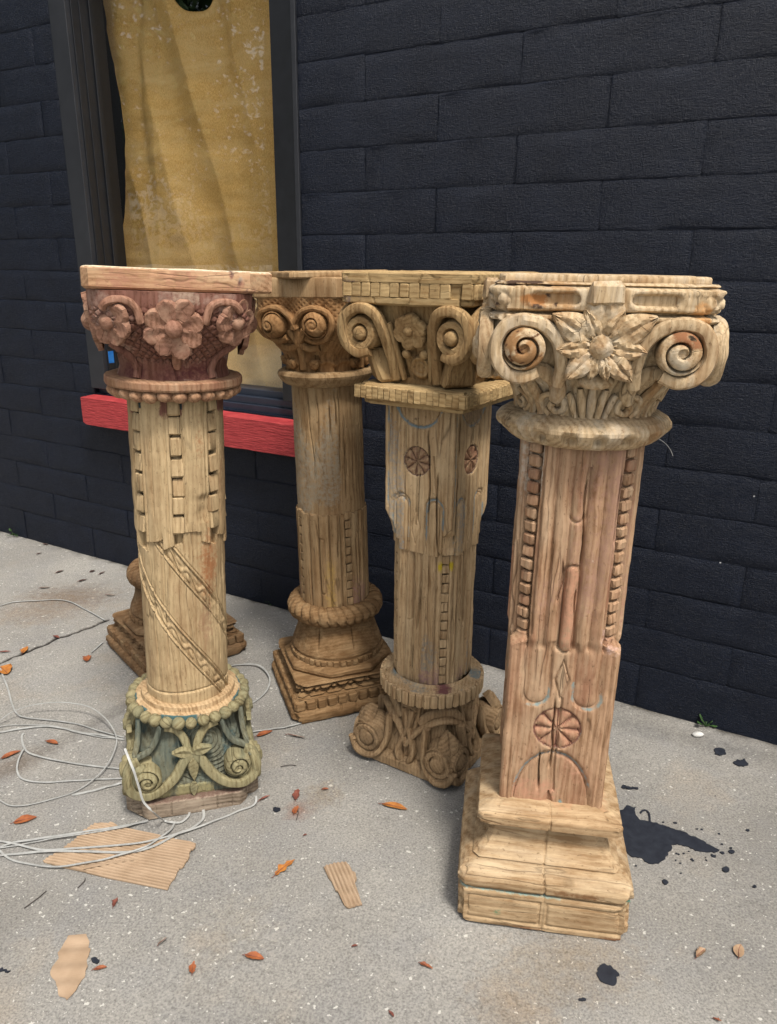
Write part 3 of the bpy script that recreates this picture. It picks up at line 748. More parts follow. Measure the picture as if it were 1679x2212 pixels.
def wrap(name, parent, mat, Rf, pts, wd, th, off=.003, n=60, power=2.2, seed=0, taper=False):
    """band wrapped round a body: pts (phi, z); Rf(phi, z) body radius"""
    P = smooth_path(pts, n); R = Rf(P[:, 0], P[:, 1]) + off
    d = np.stack([np.sin(P[:, 0]), -np.cos(P[:, 0]), 0 * R], 1)
    W3 = d * R[:, None] + np.array([0, 0, 1]) * P[:, 1:2]
    k = .5 + .5 * np.sin(PI * np.linspace(.1, .95, n)) ** .6 if taper else 1.0
    V, F = sweep(W3, np.asarray(wd) * k, th, d, 10, power=power)
    V = V + .0007 * np.stack([vnoise(V, 110, seed + j) for j in range(3)], 1)
    return build(name, V, F, mat, parent)
def row(name, parent, mat, mats, seed=0, size=(.014, .01, .024), b=.0018, sc=.05):
    """alike small blocks sharing a few meshes"""
    rg = np.random.default_rng(seed)
    ms = []
    for i in range(4):
        v, f = boxV(*size, b, .0005, rg); ms.append(obj(name, mesh_from(name, v, f), mat, parent, mats[i % len(mats)], sharp=35))
    for i, M in enumerate(mats):
        if i < 4: continue
        K = M @ Matrix.Rotation(rg.normal(0, .02), 4, 'Y') @ Matrix.Diagonal((1 + rg.normal(0, sc), 1, 1 + rg.normal(0, sc * .7), 1))
        copy(ms[i % 4], K)
def side_row(phi, us, z, out): return [FR(phi, u, z, out) @ Matrix.Rotation(PI / 2, 4, 'X') for u in us]   # block x across, y depth, z up
def ring_row(n, r, z, ph0=0.): return [FR(ph0 + i * 2 * PI / n, 0, z, r) @ Matrix.Rotation(PI / 2, 4, 'X') for i in range(n)]

# ================================================================== 1. tall column on a stepped square plinth (right, nearest)
E = empty('carved_column', (.286, 1.143, 0), rad(-8.5), (0, rad(.55)))
tag(E, 'pale pinkish wooden column on a stepped square plinth, nearest the camera at right', 'column', 'carved wooden columns')
def fE(PH, Z, R):
    h = 0
    for k in range(-1, 3):
        u = faceU(PH, R, k * PI / 2)
        for s in (-1, 1):
            c = [(s * .006, .014), (s * .128, .014), (s * .128, .060), (s * .006, .060), (s * .006, .014)]
            h = h - .0028 * gr(poly(u, Z, c), .0017)
        h = h - .003 * gr(u, .0016) * (.5 + .5 * n1(Z, 50, 3)) * (np.abs(Z - .04) < .05)
    return h
def pE(V):
    P = np.zeros((len(V), 4)); ph, z = col_of(V); x = V[:, 0]
    setp(P, .75 * gr((z - .0755) / .0045, 1) * sm(vnoise(V, 9, 5), -.3, .3), (.30, .42, .36))
    setp(P, .9 * gr(np.hypot(x - .142, (z - .072)) / .007, 1) * (V[:, 1] < -.12), (.06, .34, .27))
    setp(P, .55 * gr(np.hypot(x + .075, z - .030) / .008, 1) * (V[:, 1] < -.1), (.07, .22, .12))
    setp(P, .8 * gr((z - .004) / .006, 1) * sm(vnoise(V, 14, 6), -.2, .3), (.20, .10, .05))
    setp(P, .65 * gr(x / .02, 1) * sm(vnoise(V, 18, 7), -.1, .5), (.28, .17, .09))
    return P
sq1 = lambda Z: np.ones_like(Z)
smooth_body('plinth_block', [(0, .1395), (.003, .143), (.068, .1438), (.0735, .141)], M_Ebase, E, sq1, 520, .0016, fE, (.0010, .0004), 0, 11, p=46., ch=1.36, paintf=pE)
smooth_body('moulded_tier', [(.073, .134), (.076, .1405), (.083, .1452), (.093, .1462), (.103, .1435), (.112, .136), (.1185, .1275), (.1195, .1215), (.122, .1205), (.1235, .1225), (.130, .1165), (.142, .1055), (.156, .0985), (.172, .0945), (.192, .093)],
            M_Ebase, E, sq1, 440, .0016, lambda PH, Z, R: -.0035 * sum(gr(faceU(PH, R, k * PI / 2) - .006 * n1(Z, 40, k), .0013) for k in range(-1, 3)), (.0012, .0004), 0, 12, p=40., ch=1.355,
            paintf=lambda V: (lambda P: (setp(P, .75 * gr((V[:, 2] - .088) / .008, 1) * sm(vnoise(V * [1, 1, .3], 14, 3), .0, .5), (.24, .13, .06)), P)[1])(np.zeros((len(V), 4))))
smooth_body('upper_plinth', [(.1865, .110), (.1875, .1170), (.1890, .1188), (.2030, .1188), (.2060, .1172), (.2165, .094), (.219, .084)], M_Ebase, E, sq1, 440, .0016,
            lambda PH, Z, R: -.004 * gr(faceU(PH, R, 0) - .003 * n1(Z, 60, 1), .0013), (.0011, .0005), 0, 13, p=46., ch=1.365,
            paintf=lambda V: (lambda P: (setp(P, .8 * gr((V[:, 2] - .191) / .004, 1) * sm(vnoise(V, 16, 4), -.3, .3), (.16, .09, .045)), setp(P, .5 * sm(V[:, 2], .209, .218) * sm(vnoise(V, 30, 4), -.1, .4), (.46, .27, .15)), P)[2])(np.zeros((len(V), 4))))
def shE(PH, Z, R):
    h = np.zeros_like(R)
    for k in range(-1, 3):
        u = faceU(PH, R, k * PI / 2); on = np.abs(u) < .2
        up = sm(Z, .500, .512)
        # ribs of the upper part
        rib = np.abs(np.sin(PI * (u + .0125) / .025)) ** .9
        h = h - .0075 * (1 - rib) * (np.abs(u) < .064) * up
        h = h - .003 * gr(np.abs(u) - .064, .003) * up
        # long tongue with a round head
        dt = seg(u, Z, (0, .514), (0, .636)); h = h - .0048 * gr(dt - .012, .0018) + .0022 * np.sqrt(np.clip(1 - (dt / .012) ** 2, 0, 1))
        dt2 = seg(u, Z, (-.002, .73), (-.002, .86)); h = h - .003 * gr(dt2 - .013, .0016) * (Z < .80)
        # troughs running down into the square part
        for s in (-1, 1):
            d = seg(u, Z, (s * .041, .425), (s * .041, .54)); ins = d < .022
            h = h - .0042 * sm(-d, -.0225, -.0195) * (1 - up) - .003 * gr(d - .0225, .0016) * (Z < .52)
            h = h + .0036 * np.sqrt(np.clip(1 - (d / .019) ** 2, 0, 1)) * (1 - up)
        h = h - .0034 * gr(poly(u, Z, [(0, .417), (.0115, .452), (0, .487), (-.0115, .452), (0, .417)]), .0013)
        # rosette: eight dished petals in a ring
        du = np.hypot(u, Z - .362); an = np.arctan2(Z - .362, u); seg8 = np.abs(((an / (PI / 4)) % 1) - .5) * 2
        h = h - .0034 * gr(du - .037, .0014) - .0055 * (du < .0355) * (seg8 ** 2.0) - .0012 * (du < .0355)
        # arch at the foot
        da = np.hypot(u / .066, (Z - .212) / .104); h = h - .0045 * gr((da - 1) * .08, .0026) * (Z > .21) - .0028 * (da < 1)
        h = h - .006 * np.clip(1 - np.abs(u + .004) / np.maximum(.013 - .45 * (Z - .213), 1e-4), 0, 1) * (Z < .240)
        h = h + arch_cracks(u, Z, 60 + k, 7, -.06, .06, .22, .80, .0045, .0012)
        h = h - .0045 * gr(u - .003 - .004 * n1(Z, 16, 9 + k), .0012) * (Z > .24) * (Z < .42)
        h = h - .0016 * gr(np.abs(np.abs(u) - .074), .0014) * (Z < .5)
    for k in range(4):
        u = faceU(PH, R, -3 * PI / 4 + k * PI / 2)
        up = sm(Z, .525, .530) * (1 - sm(Z, .846, .85))
        h = h - .0105 * sm(-np.abs(u), -.0125, -.0105) * up
        h = h - .003 * gr(np.abs(u) - .0215, .0025) * up + .002 * gr(np.abs(u) - .0165, .003) * up
    return h
def rE(PH, Z, rr):
    t = sm(Z, .505, .523); a = .0852 + (.0885 - .0852) * t; ch = .1180 + (.1015 - .1180) * t
    return np.minimum(Rsq(PH, 1, 60.) * a, Rpoly(PH, [(k * PI / 2 + PI / 4, 1.0) for k in range(-3, 3)]) * ch)
def pEs(V):
    P = np.zeros((len(V), 4)); ph, z = col_of(V); R = np.hypot(V[:, 0], V[:, 1])
    nz = vnoise(V * [1, 1, .25], 26, 4)
    setp(P, .62 * sm(z, .5, .62) * sm(nz + .8 * np.sin(ph * 1.5 + .9), -.1, .9), (.37, .215, .15))
    for k in (0, PI / 2, -PI / 2):
        u = faceU(ph, R, k); da = np.hypot(u / .066, (z - .212) / .104)
        setp(P, .55 * (da < 1) * sm(vnoise(V, 20, 3), -.5, .5), (.50, .27, .17))
        setp(P, .75 * gr((da - 1) * .08, .0030) * (z > .25) * sm(vnoise(V, 30, 2), -.6, .2), (.22, .27, .27))
        du = np.hypot(u, z - .362); an = np.arctan2(z - .362, u); s8 = np.abs(((an / (PI / 4)) % 1) - .5) * 2
        setp(P, .85 * (du < .039) * np.maximum(sm(s8, .66, .97), gr(du - .037, .0016)), (.17, .075, .05)); setp(P, .5 * (du < .036), (.47, .24, .15))
        for s in (-1, 1):
            d = seg(u, z, (s * .041, .425), (s * .041, .54)); setp(P, .7 * gr(d - .0225, .0026) * (z < .45) * sm(vnoise(V, 40, 5), -.5, .2), (.22, .27, .25))
        dt = seg(u, z, (0, .514), (0, .636)); setp(P, .55 * (dt < .011), (.50, .26, .16))
        setp(P, .45 * (np.abs(u - .034) < .0075) * (np.abs(z - .637) < .022), (.55, .43, .31))
        setp(P, .6 * gr(np.hypot(u - .017, z - .221) / .006, 1), (.22, .34, .34))
    setp(P, .6 * sm(z, .49, .52) * (1 - sm(z, .54, .57)) * sm(vnoise(V, 22, 8), -.2, .5) * (R > .094), (.58, .40, .34))
    k = faceU(ph, R, PI / 4); setp(P, .6 * (np.abs(k) < .024) * (z > .52) * sm(nz, -.5, .3), (.36, .17, .13))
    setp(P, .5 * sm(z, .70, .78) * (np.abs(ph + 1.1) < .5), (.52, .44, .35))
    return P
smooth_body('shaft', [(.2115, .09), (.852, .09)], M_E, E, None, 560, .0021, shE, (.0016, .0009), 2, 14, rfun=rE, paintf=pEs)
rg_ = np.random.default_rng(5)
for k in range(4):
    ph = -3 * PI / 4 + k * PI / 2
    row('rung', E, M_E, [FR(ph, rg_.normal(0, .0006), z, .0945 + rg_.normal(0, .0006)) @ Matrix.Rotation(PI / 2 + rg_.normal(0, .05), 4, 'X') for z in np.arange(.538, .845, .0204)], 20 + k, (.0212, .012, .0168), .0030, .06)
def collE(PH, Z, R):
    notch = np.clip(np.sin(PH * 17 + 2.2 * n1(PH, 2, 3)), 0, 1) ** .5
    return -.015 * notch * gr((Z - .8465) / .0070, 1) + .0018 * n1(PH, 3.3, 4)
smooth_body('collar', [(.829, .092), (.831, .104), (.836, .1125), (.843, .1205), (.849, .1265), (.854, .1295), (.859, .1290), (.867, .1225), (.8735, .111), (.8765, .099)], M_Ecap, E, None, 400, .0014, collE, (.0018, .0006), 2, 15, top=False, bot=False)
def bellR(PH, Z):
    r = interp(Z.ravel(), [(.868, .099), (.880, .0975), (.905, .1035), (.925, .108), (.945, .116), (.965, .123), (.985, .130), (1.03, .138)]).reshape(Z.shape); t = sm(Z, .885, .955)
    return r * ((1 - t) + t * Rsq(PH, 1, 9.))
def hbE(PH, Z, R):
    h = 0
    for k in range(-1, 3):
        u = faceU(PH, R, k * PI / 2)
        fan = np.abs(np.sin(PI * u / (.020 + .22 * np.clip(Z - .87, 0, .1)))) ** .6
        h = h - .0045 * (1 - fan) * (1 - sm(Z, .915, .93)) * (np.abs(u) < .035)
        for s in (-1, 1):
            d = np.hypot(u - s * .045, (Z - .892) * 1.0); h = h + .005 * gr(d - .016, .0035) + .006 * gr(d, .005)
            h = h - .004 * gr(poly(u, Z, [(s * .072, .875), (s * .066, .90), (s * .085, .93)]), .002) - .003 * gr(poly(u, Z, [(s * .088, .88), (s * .095, .93)]), .002)
            h = h + .004 * gr(np.hypot(u - s * .093, Z - .925), .008)
    return h - .0012 * np.abs(np.sin(PH * 40)) * (Z < .92)
def eR(ph, z): return bellR(ph.reshape(-1, 1), z.reshape(-1, 1)).ravel()
capE = smooth_body('capital', [(.868, 0), (1.02, 0)], M_Ecap, E, None, 420, .0017, hbE, (.0016, .0006), 2, 16, rfun=lambda PH, Z, rr: bellR(PH, Z), sharp=50)
def hfE(PH, Z, R):
    h = 0
    for k in range(-1, 3):
        u = faceU(PH, R, k * PI / 2)
        for s in (-1, 1):
            d = seg(u, Z, (s * .040, 1.0365), (s * .086, 1.0365)); h = h - .0055 * sm(-d, -.0088, -.006) + .0016 * gr(d - .011, .002)
            d = np.hypot(u - s * .131, Z - 1.034); h = h - .0035 * gr(d - .0085, .0017)
            h = h - .003 * gr(u - s * .106, .0013) * (Z > 1.018) - .002 * gr(u - s * .120, .0011)
        h = h - .0035 * gr(Z - 1.0195 - .0012 * n1(u, 30, k), .0016) - .0022 * gr(Z - 1.0525, .0013)
        h = h - .004 * sm(n1(u, 24, 5 + k) + n1(Z, 60, 3) * .5, .25, .6) * sm(Z, 1.046, 1.06)
    return h
def pEf(V):
    P = np.zeros((len(V), 4)); x, y, z = V.T
    setp(P, .8 * sm(vnoise(V * [1, 1, 2.2], 24, 4) - ((x + .085) / .05) ** 2 * .8, -.25, .35) * (z > 1.025) * (y < -.1), (.36, .16, .055))
    setp(P, .7 * sm(vnoise(V, 30, 6) - ((x - .118) / .02) ** 2, -.3, .2) * (y < -.1), (.50, .27, .11))
    setp(P, .85 * gr((z - 1.0205) / .003, 1) * (x > .06) * sm(vnoise(V, 22, 2), -.4, .2), (.30, .14, .05))
    setp(P, .9 * sm(vnoise(V, 60, 8), .35, .6) * (x < -.06) * (y < -.1), (.07, .04, .025))
    return P
smooth_body('frieze', [(1.008, .144), (1.012, .1475), (1.050, .1485), (1.0545, .146), (1.0575, .140)], M_Ecap, E, sq1, 520, .0014, hfE, (.0016, .0007), 0, 17, p=34., ch=1.345, paintf=pEf)
# worn boards on top
def plank_poly(name, pts, z0, z1, mat, parent, seed, bev=.003, axis=0):
    pts = np.array(pts, float); c = pts.mean(0); Q = []
    for a, b_ in zip(pts, np.roll(pts, -1, 0)):
        n = max(2, int(np.hypot(*(b_ - a)) / .006))
        for i in range(n): Q.append(a + (b_ - a) * i / n)
    Q = np.array(Q); n = len(Q); rings = []
    for z, k in ((z0, .02), (z0, .6), (z0, 1 - bev / .15), (z0 + bev, 1), ((z0 + z1) / 2, 1), (z1 - bev, 1), (z1 - bev * .3, 1 - bev * .5 / .15), (z1, 1 - bev * 1.4 / .15), (z1, .8), (z1, .55), (z1, .3), (z1, .02)):
        rings.append(np.hstack([c + (Q - c) * k, np.full((n, 1), z)]))
    V = np.vstack(rings); F = gridF(len(rings), n, False, True)
    V = rough(V, F, .0013, .0007, seed, axis)
    return build(name, V, F, mat, parent)
plank_poly('top_board', [(-.128, -.118), (.0, -.124), (.112, -.121), (.138, -.095), (.136, .11), (.09, .135), (-.11, .132), (-.138, .10), (-.136, -.10)], 1.055, 1.0665, M_Ecap, E, 31)
def burn(V):
    P = np.zeros((len(V), 4)); r = np.hypot(V[:, 0], V[:, 1]) / .0455; g = vnoise(V * [1, 2.2, 1], 45, 3)
    setp(P, .8 * sm(g + .5 * (r < .42) - .35 * (r > .9), -.15, .45), (.29, .155, .065)); setp(P, .8 * sm(vnoise(V * [1, 3, 1], 90, 6), .3, .55), (.12, .055, .025)); return P
def rot_(V):
    P = np.zeros((len(V), 4)); d = np.hypot(V[:, 0] * .9 + .004, V[:, 1] - .026)
    setp(P, .8 * sm(vnoise(V, 60, 8) - (d / .03) ** 2, -.5, .1), (.25, .11, .05)); setp(P, .95 * gr(np.hypot(V[:, 0] * .45, V[:, 1] - .0225) / .005, 1), (.03, .018, .01)); return P
# corner volutes, scroll bands, flower
for k in range(-1, 3):
    ph = k * PI / 2
    for s in (-1, 1):
        vo = volute('volute', capE, M_Ecap, ph, s * .0985, .973, .1540, .0275, .085, hand=-s, turns=1.15, relief=.0085, eye=.26, seed=k * 3 + s, dome=.55, spin=rad(-150) if s < 0 else rad(-30), pf=(burn if s < 0 else rot_) if k == 0 else None)
        strap_on('scroll_band', capE, M_Ecap, ph, [(s * .050, .925, .126), (s * .047, .952, .136), (s * .055, .983, .144), (s * .073, 1.002, .148), (s * .098, 1.0095, .149), (s * .122, 1.003, .149), (s * .1345, .983, .149), (s * .1335, .960, .149), (s * .120, .9415, .149), (s * .100, .9355, .147), (s * .080, .9425, .143)], .0092, .0105, 70, 2.6, False, seed=s + k)
        v, f = boxV(.060, .074, .082, .020, .0015); build('corner_block', v, f, M_Ecap, capE, FR(ph, s * .108, .976, .111) @ Matrix.Rotation(PI / 2, 4, 'X')) if s > 0 else None
        strap_on('scroll_band', capE, M_Ecap, ph, [(s * .037, .940, .132), (s * .036, .962, .139), (s * .042, .988, .143), (s * .062, 1.012, .147)], .0042, .006, seed=s + k + 7)
    flw = [(90, .068, .0265), (31, .064, .0205), (149, .064, .0205), (62, .040, .0130), (118, .040, .0130), (-6, .046, .0155), (186, .046, .0155), (-46, .050, .0165), (226, .050, .0165), (-76, .034, .0105), (256, .034, .0105)]
    for i, (a, L, W) in enumerate(flw):
        leafpart('petal', capE, M_Ecap, ph, .012 * math.cos(rad(a)), .979 + .012 * math.sin(rad(a)), .146 + .002 * (i % 2), L, W, .0105, rad(a), -.02, 2, lift=.10 if i else .03)
    for d0, z1, wd_ in ((0, .921, .0062), (-.12, .918, .0056), (.12, .918, .0056), (-.24, .910, .0048), (.24, .910, .0048)):
        wrap('fan_rib', capE, M_Ecap, eR, [(ph + d0 * .8, .872), (ph + d0, .890), (ph + d0 * 1.15, .905), (ph + d0 * 1.3, z1)], wd_, .0055, .001, 24, seed=int(d0 * 50) + 9, taper=True)
    for s in (-1, 1):
        c0 = ph + s * .50
        wrap('swirl', capE, M_Ecap, eR, [(c0 + s * .05, .876), (c0 + s * .17, .886), (c0 + s * .15, .901), (c0, .907), (c0 - s * .13, .900), (c0 - s * .14, .887), (c0 - s * .03, .881), (c0 + s * .05, .888), (c0, .895)], .0048, .0060, .003, 56, seed=k + s)
        wrap('acanthus_leaf', capE, M_Ecap, eR, [(c0 - s * .02, .899), (c0 - s * .07, .912), (c0 - s * .06, .928), (c0 + s * .03, .941), (c0 + s * .15, .945)], .0125, .0085, .004, 30, seed=k + s + 4, taper=True)
        wrap('acanthus_leaf', capE, M_Ecap, eR, [(c0 + s * .20, .874), (c0 + s * .22, .895), (c0 + s * .23, .915), (c0 + s * .20, .935)], .0080, .0070, .002, 30, seed=k + s + 6, taper=True)
    v, f = domeV(.0165, .012, 7, 20); rr = np.hypot(v[:, 0], v[:, 1]); v[:, 2] -= .003 * gr(rr - .0125, .0018) + .0035 * gr(np.abs(v[:, 1] - .006), .0016) * (rr > .004)
    build('flower_centre', v, f, M_Ecap, capE, FR(ph, 0, .978, .151))
    v, f = domeV(.012, .010, 6, 18); v[:, 0] *= 2.0; build('berry', v, f, M_Ecap, capE, FR(ph, 0, .9315, .131))
    v, f = boxV(.044, .022, .03, .005, .0012); build('keystone', v, f, M_Ecap, capE, FR(ph, 0, 1.043, .149) @ Matrix.Rotation(PI / 2, 4, 'X'))

# ================================================================== 2. maroon-capped column with beaded ring and spiral bands (front left)
A = empty('carved_column', (-.432, 1.418, 0), rad(16.5), (0, rad(2.0)))
tag(A, 'wooden column with maroon flower capital, spiral carved shaft and teal stained scroll base', 'column', 'carved wooden columns')
smooth_body('base_board', [(0, .133), (.002, .1345), (.034, .1345), (.037, .132)], wood('weathered_board', (.11, .078, .052), (.25, .19, .135), (.36, .285, .21), axis='x', seed=19), A, sq1, 360, .002,
            lambda PH, Z, R: -.0025 * gr(((R * np.sin(PH) / .031) % 1 - .5) * .031, .0009) * (Z > .002), (.0013, .0006), 0, 21, p=46., ch=1.19,
            paintf=lambda V: (lambda P: (setp(P, .7 * sm(V[:, 2], .032, .036), (.16, .10, .075)), P)[1])(np.zeros((len(V), 4))))
def scR(PH, Z):
    r = interp(Z.ravel(), [(.030, .118), (.042, .123), (.062, .126), (.075, .115), (.10, .110), (.13, .106), (.155, .104), (.18, .104), (.20, .104)]).reshape(Z.shape); t = 1 - sm(Z, .11, .19)
    return r * ((1 - t) + t * np.minimum(Rsq(PH, 1, 14.), 1.36))
def hsA(PH, Z, R):
    h = -.0035 * np.abs(np.sin(R * np.sin(PH) * 260 + 2 * n1(PH, 9, 2))) ** .5 * (Z < .066) * .8
    h = h + .0028 * np.sin(np.hypot(R * np.sin(PH) * 1.0 - .03, Z - .15) * 700) * (Z > .07) * sm(n1(PH, 3, 4), -.2, .3)
    for s in range(-3, 3):
        u = faceU(PH, R, s * PI / 2 + PI / 4); h = h - .012 * gr(u, .020) * sm(Z, .09, .12) * (1 - sm(Z, .175, .19))
    return h
def pA(V):
    P = np.zeros((len(V), 4)); ph, z = col_of(V)
    setp(P, .8 * (1 - sm(z, .058, .072)) * sm(vnoise(V * [1, 1, .2], 30, 3), -.5, .3), (.33, .29, .15))
    setp(P, .5 * sm(vnoise(V, 22, 5), .05, .5), (.03, .062, .066))
    return P
scA = smooth_body('scroll_base', [(.034, 0), (.203, 0)], M_Abase, A, None, 460, .0018, hsA, (.0018, .0008), 2, 22, rfun=lambda PH, Z, rr: scR(PH, Z), paintf=pA, sharp=50)
for k in range(-1, 3):
    ph = k * PI / 2
    for s in (-1, 1):
        zc = .100 if s > 0 else .091
        volute('volute', scA, M_Arelief, ph, s * .089, zc, .130, .027, .05, hand=s, turns=1.7, relief=.0075, eye=.26, seed=s + k, dome=.6, spin=.6 * s)
        strap_on('scroll_band', scA, M_Arelief, ph, [(0, .140, .117), (s * .018, .118, .121), (s * .036, .088, .125), (s * .062, .065, .129), (s * .092, .057, .131), (s * .118, .068, .130), (s * .127, .092, .126), (s * .120, .122, .120), (s * .104, .130, .116)], .0105, .0085, 60, 2.6, False, seed=s * 3 + k)
        strap_on('scroll_band', scA, M_Arelief, ph, [(s * .052, .192, .104), (s * .030, .186, .107), (s * .014, .165, .112), (s * .007, .140, .117), (0, .128, .119)], .0085, .006, 36, 2.4, seed=s + k + 3)
        strap_on('scroll_band', scA, M_Abase, ph, [(s * .060, .195, .102), (s * .070, .165, .104), (s * .084, .145, .107), (s * .112, .132, .113), (s * .128, .118, .118)], .0065, .006, 40, 2.4, seed=s + k + 5)
        leafpart('leaf', scA, M_Arelief, ph, 0, .1395, .124, .040, .0115, .007, rad(12) if s > 0 else rad(174), -.05, 0, cup=.7)
        # corner block behind each volute
        v, f = boxV(.022, .04, .062, .007, .001); build('corner_block', v, f, M_Arelief, scA, FR(ph, s * .119, .092, .108) @ Matrix.Rotation(PI / 2, 4, 'X'))
    leafpart('leaf', scA, M_Arelief, ph, 0, .128, .124, .056, .0115, .007, rad(-88), -.03, 0, cup=.7)
    leafpart('leaf', scA, M_Arelief, ph, 0, .070, .124, .034, .009, .006, rad(-90), 0, 0, cup=.7)
smooth_body('bead_bed', [(.190, .100), (.1905, .108), (.205, .111), (.214, .108), (.217, .100), (.2175, .097), (.226, .0955), (.228, .092), (.2285, .080)], M_D, A, None, 220, .002, None, (.0010, .0004), 2, 23, top=False, bot=False,
            paintf=lambda V: (lambda P: (setp(P, .8 * (V[:, 2] < .215) * sm(vnoise(V, 40, 2), -.5, .3), (.06, .12, .12)), P)[1])(np.zeros((len(V), 4))))
nb = 30; bm = []
for i in range(3):
    v, f = ballV(.0128); v += .0011 * np.stack([vnoise(v, 90, i * 7 + j) for j in range(3)], 1); bm.append(mesh_from('bead', v, f))
bo = [None] * 3
for i in range(nb):
    a = i * 2 * PI / nb; M = FR(a, 0, .2045 + RNG.normal(0, .0007), .1165) @ Matrix.Rotation(RNG.uniform(0, 6), 4, 'Z') @ Matrix.Rotation(RNG.uniform(0, 6), 4, 'X') @ Matrix.Scale(RNG.uniform(.9, 1.06), 4)
    if bo[i % 3] is None: bo[i % 3] = obj('bead', bm[i % 3], M_Arelief, A, M, sharp=0)
    else: copy(bo[i % 3], M)
strips = [(-1.02, .27), (-.06, .24), (.80, .24), (1.75, .26), (2.7, .25), (-2.0, .26)]
def bandz(ph, c): return c - .118 * (ph)
def shA(PH, Z, R):
    low = .575 + .012 * np.sin(PH * 3 + 1) + .010 * np.sign(np.sin(PH * 7.3))
    up = (Z > low); h = np.where(up, .0042, 0.)
    for c, wd in strips:
        d = np.abs((PH - c + PI) % (2 * PI) - PI); ch = (d < wd * .5) & up
        h = np.where(ch, -.0085, h) + 0
        h = h - .0022 * gr((d - wd * .5) * R, .0015) * up - .0022 * gr((d - wd * .5 - .09) * R, .0014) * up
    # spiral bands with leaf scroll
    for c in (.520, .356):
        zb = bandz(PH, c); q = (Z - zb) * .80; wdt = .0175; t = (PH * .085) / .0165
        ins = np.abs(q) < wdt; vis = (PH > -1.9) & (PH < 1.75) & (Z < low - .002)
        fade = 1 - np.exp(-(((PH - .85) * .084) ** 2 + (Z - (.42 if c > .4 else .9)) ** 2) / .020 ** 2)
        wave = .0075 * np.sin(t * PI)
        rel = .0030 * np.clip(1 - np.abs(q - wave) / .0045, 0, 1) ** .5 + .0028 * np.clip(1 - np.hypot((t % 1 - .5) * .0165, q + np.sign(np.sin(t * PI)) * .006) / .0058, 0, 1) ** .5
        b = np.where(np.abs(q) < wdt - .003, -.0030 + rel, 0) + .0022 * gr(np.abs(q) - wdt, .0022) - .003 * gr(np.abs(q) - wdt - .0035, .0012) - .0026 * gr(np.abs(q) - wdt + .003, .0011)
        h = h + b * vis * fade
    zi = .252 + .004 * np.sin(PH * 2 + .6); h = h - .0035 * gr(Z - zi, .0013) + .0012 * (Z < zi)
    h = h - .010 * np.exp(-(((PH - .55) * .085 / .016) ** 2 + ((Z - .64) / .035) ** 2)) * (.6 + .5 * n1(Z, 80, 3)) - .004 * np.exp(-(((PH - .72) * .085 / .02) ** 2 + ((Z - .43) / .05) ** 2))
    for i, (pc_, z0, z1) in enumerate(((-.75, .26, .50), (-.2, .27, .37), (.35, .25, .33), (.1, .6, .84), (-.6, .62, .8), (.9, .3, .45), (1.2, .3, .55), (-.45, .3, .6))):
        h = h - .0028 * gr((PH - pc_ - .05 * n1(Z, 11, i)) * R, .0011) * sm(Z, z0, z0 + .02) * (1 - sm(Z, z1 - .02, z1))
    return h
def pAs(V):
    P = np.zeros((len(V), 4)); ph, z = col_of(V); g = vnoise(V * [1, 1, .3], 24, 3)
    setp(P, .5 * sm(vnoise(V * [1, 1, .35], 15, 21), .1, .55), (.27, .165, .085))
    setp(P, .72 * np.exp(-((ph - .62) / .32) ** 2 - ((z - .52) / .09) ** 2) + .7 * np.exp(-((ph - .45) / .2) ** 2 - ((z - .70) / .13) ** 2) * sm(g, -.4, .4), (.33, .15, .065))
    setp(P, .85 * sm(z, .80, .83) * sm(vnoise(V * [1, 1, .4], 30, 5), -.4, .2), (.19, .085, .06))
    setp(P, .9 * sm(z, .826, .832) * (np.abs(((ph + .06) % .9)) < .16), (.035, .05, .05))
    setp(P, .55 * np.exp(-((ph - .5) / .3) ** 2 - ((z - .40) / .06) ** 2), (.33, .19, .11))
    return P
smooth_body('shaft', [(.221, .0825), (.40, .0828), (.855, .0828)], M_Ash, A, None, 520, .0019, shA, (.0015, .0010), 2, 24, paintf=pAs)
rg_ = np.random.default_rng(8)
for c, wd in strips:
    ms = []
    zz = np.arange(.600, .835, .0385)
    for j, z in enumerate(zz):
        a, b_ = .034, .0225 * wd / .25
        ms.append(FR(c + rg_.normal(0, .012), 0, z + .008 + rg_.normal(0, .002), .0815 + rg_.normal(0, .0010)) @ Matrix.Rotation(PI / 2 + rg_.normal(-.07, .04), 4, 'X'))
    row('tile', A, M_Ash, ms, int(c * 10) + 40, (.0225, .0125, .0335), .0026, .07)
smooth_body('collar', [(.846, .09), (.848, .098), (.853, .104), (.860, .107), (.866, .116), (.8665, .1225), (.870, .1245), (.880, .1245), (.8825, .122), (.8835, .112), (.884, .095)], M_Adisc, A, None, 300, .0015,
            lambda PH, Z, R: .0015 * n1(PH, 3, 7) - .004 * gr((PH - .35) * R, .001), (.0013, .0005), 2, 25, top=False, bot=False)
bo = [None] * 3; nb = 27; bm = []
for i in range(3):
    v, f = ballV(.0140); v *= [1, .9, 1.1]; v += .0012 * np.stack([vnoise(v, 90, i * 5 + j + 40) for j in range(3)], 1); bm.append(mesh_from('bead', v, f))
for i in range(nb):
    a = i * 2 * PI / nb + .05; M = FR(a, 0, .8572 + RNG.normal(0, .0008), .1065) @ Matrix.Scale(RNG.uniform(.93, 1.05), 4)
    if bo[i % 3] is None: bo[i % 3] = obj('bead', bm[i % 3], M_Adisc, A, M, sharp=0)
    else: copy(bo[i % 3], M)
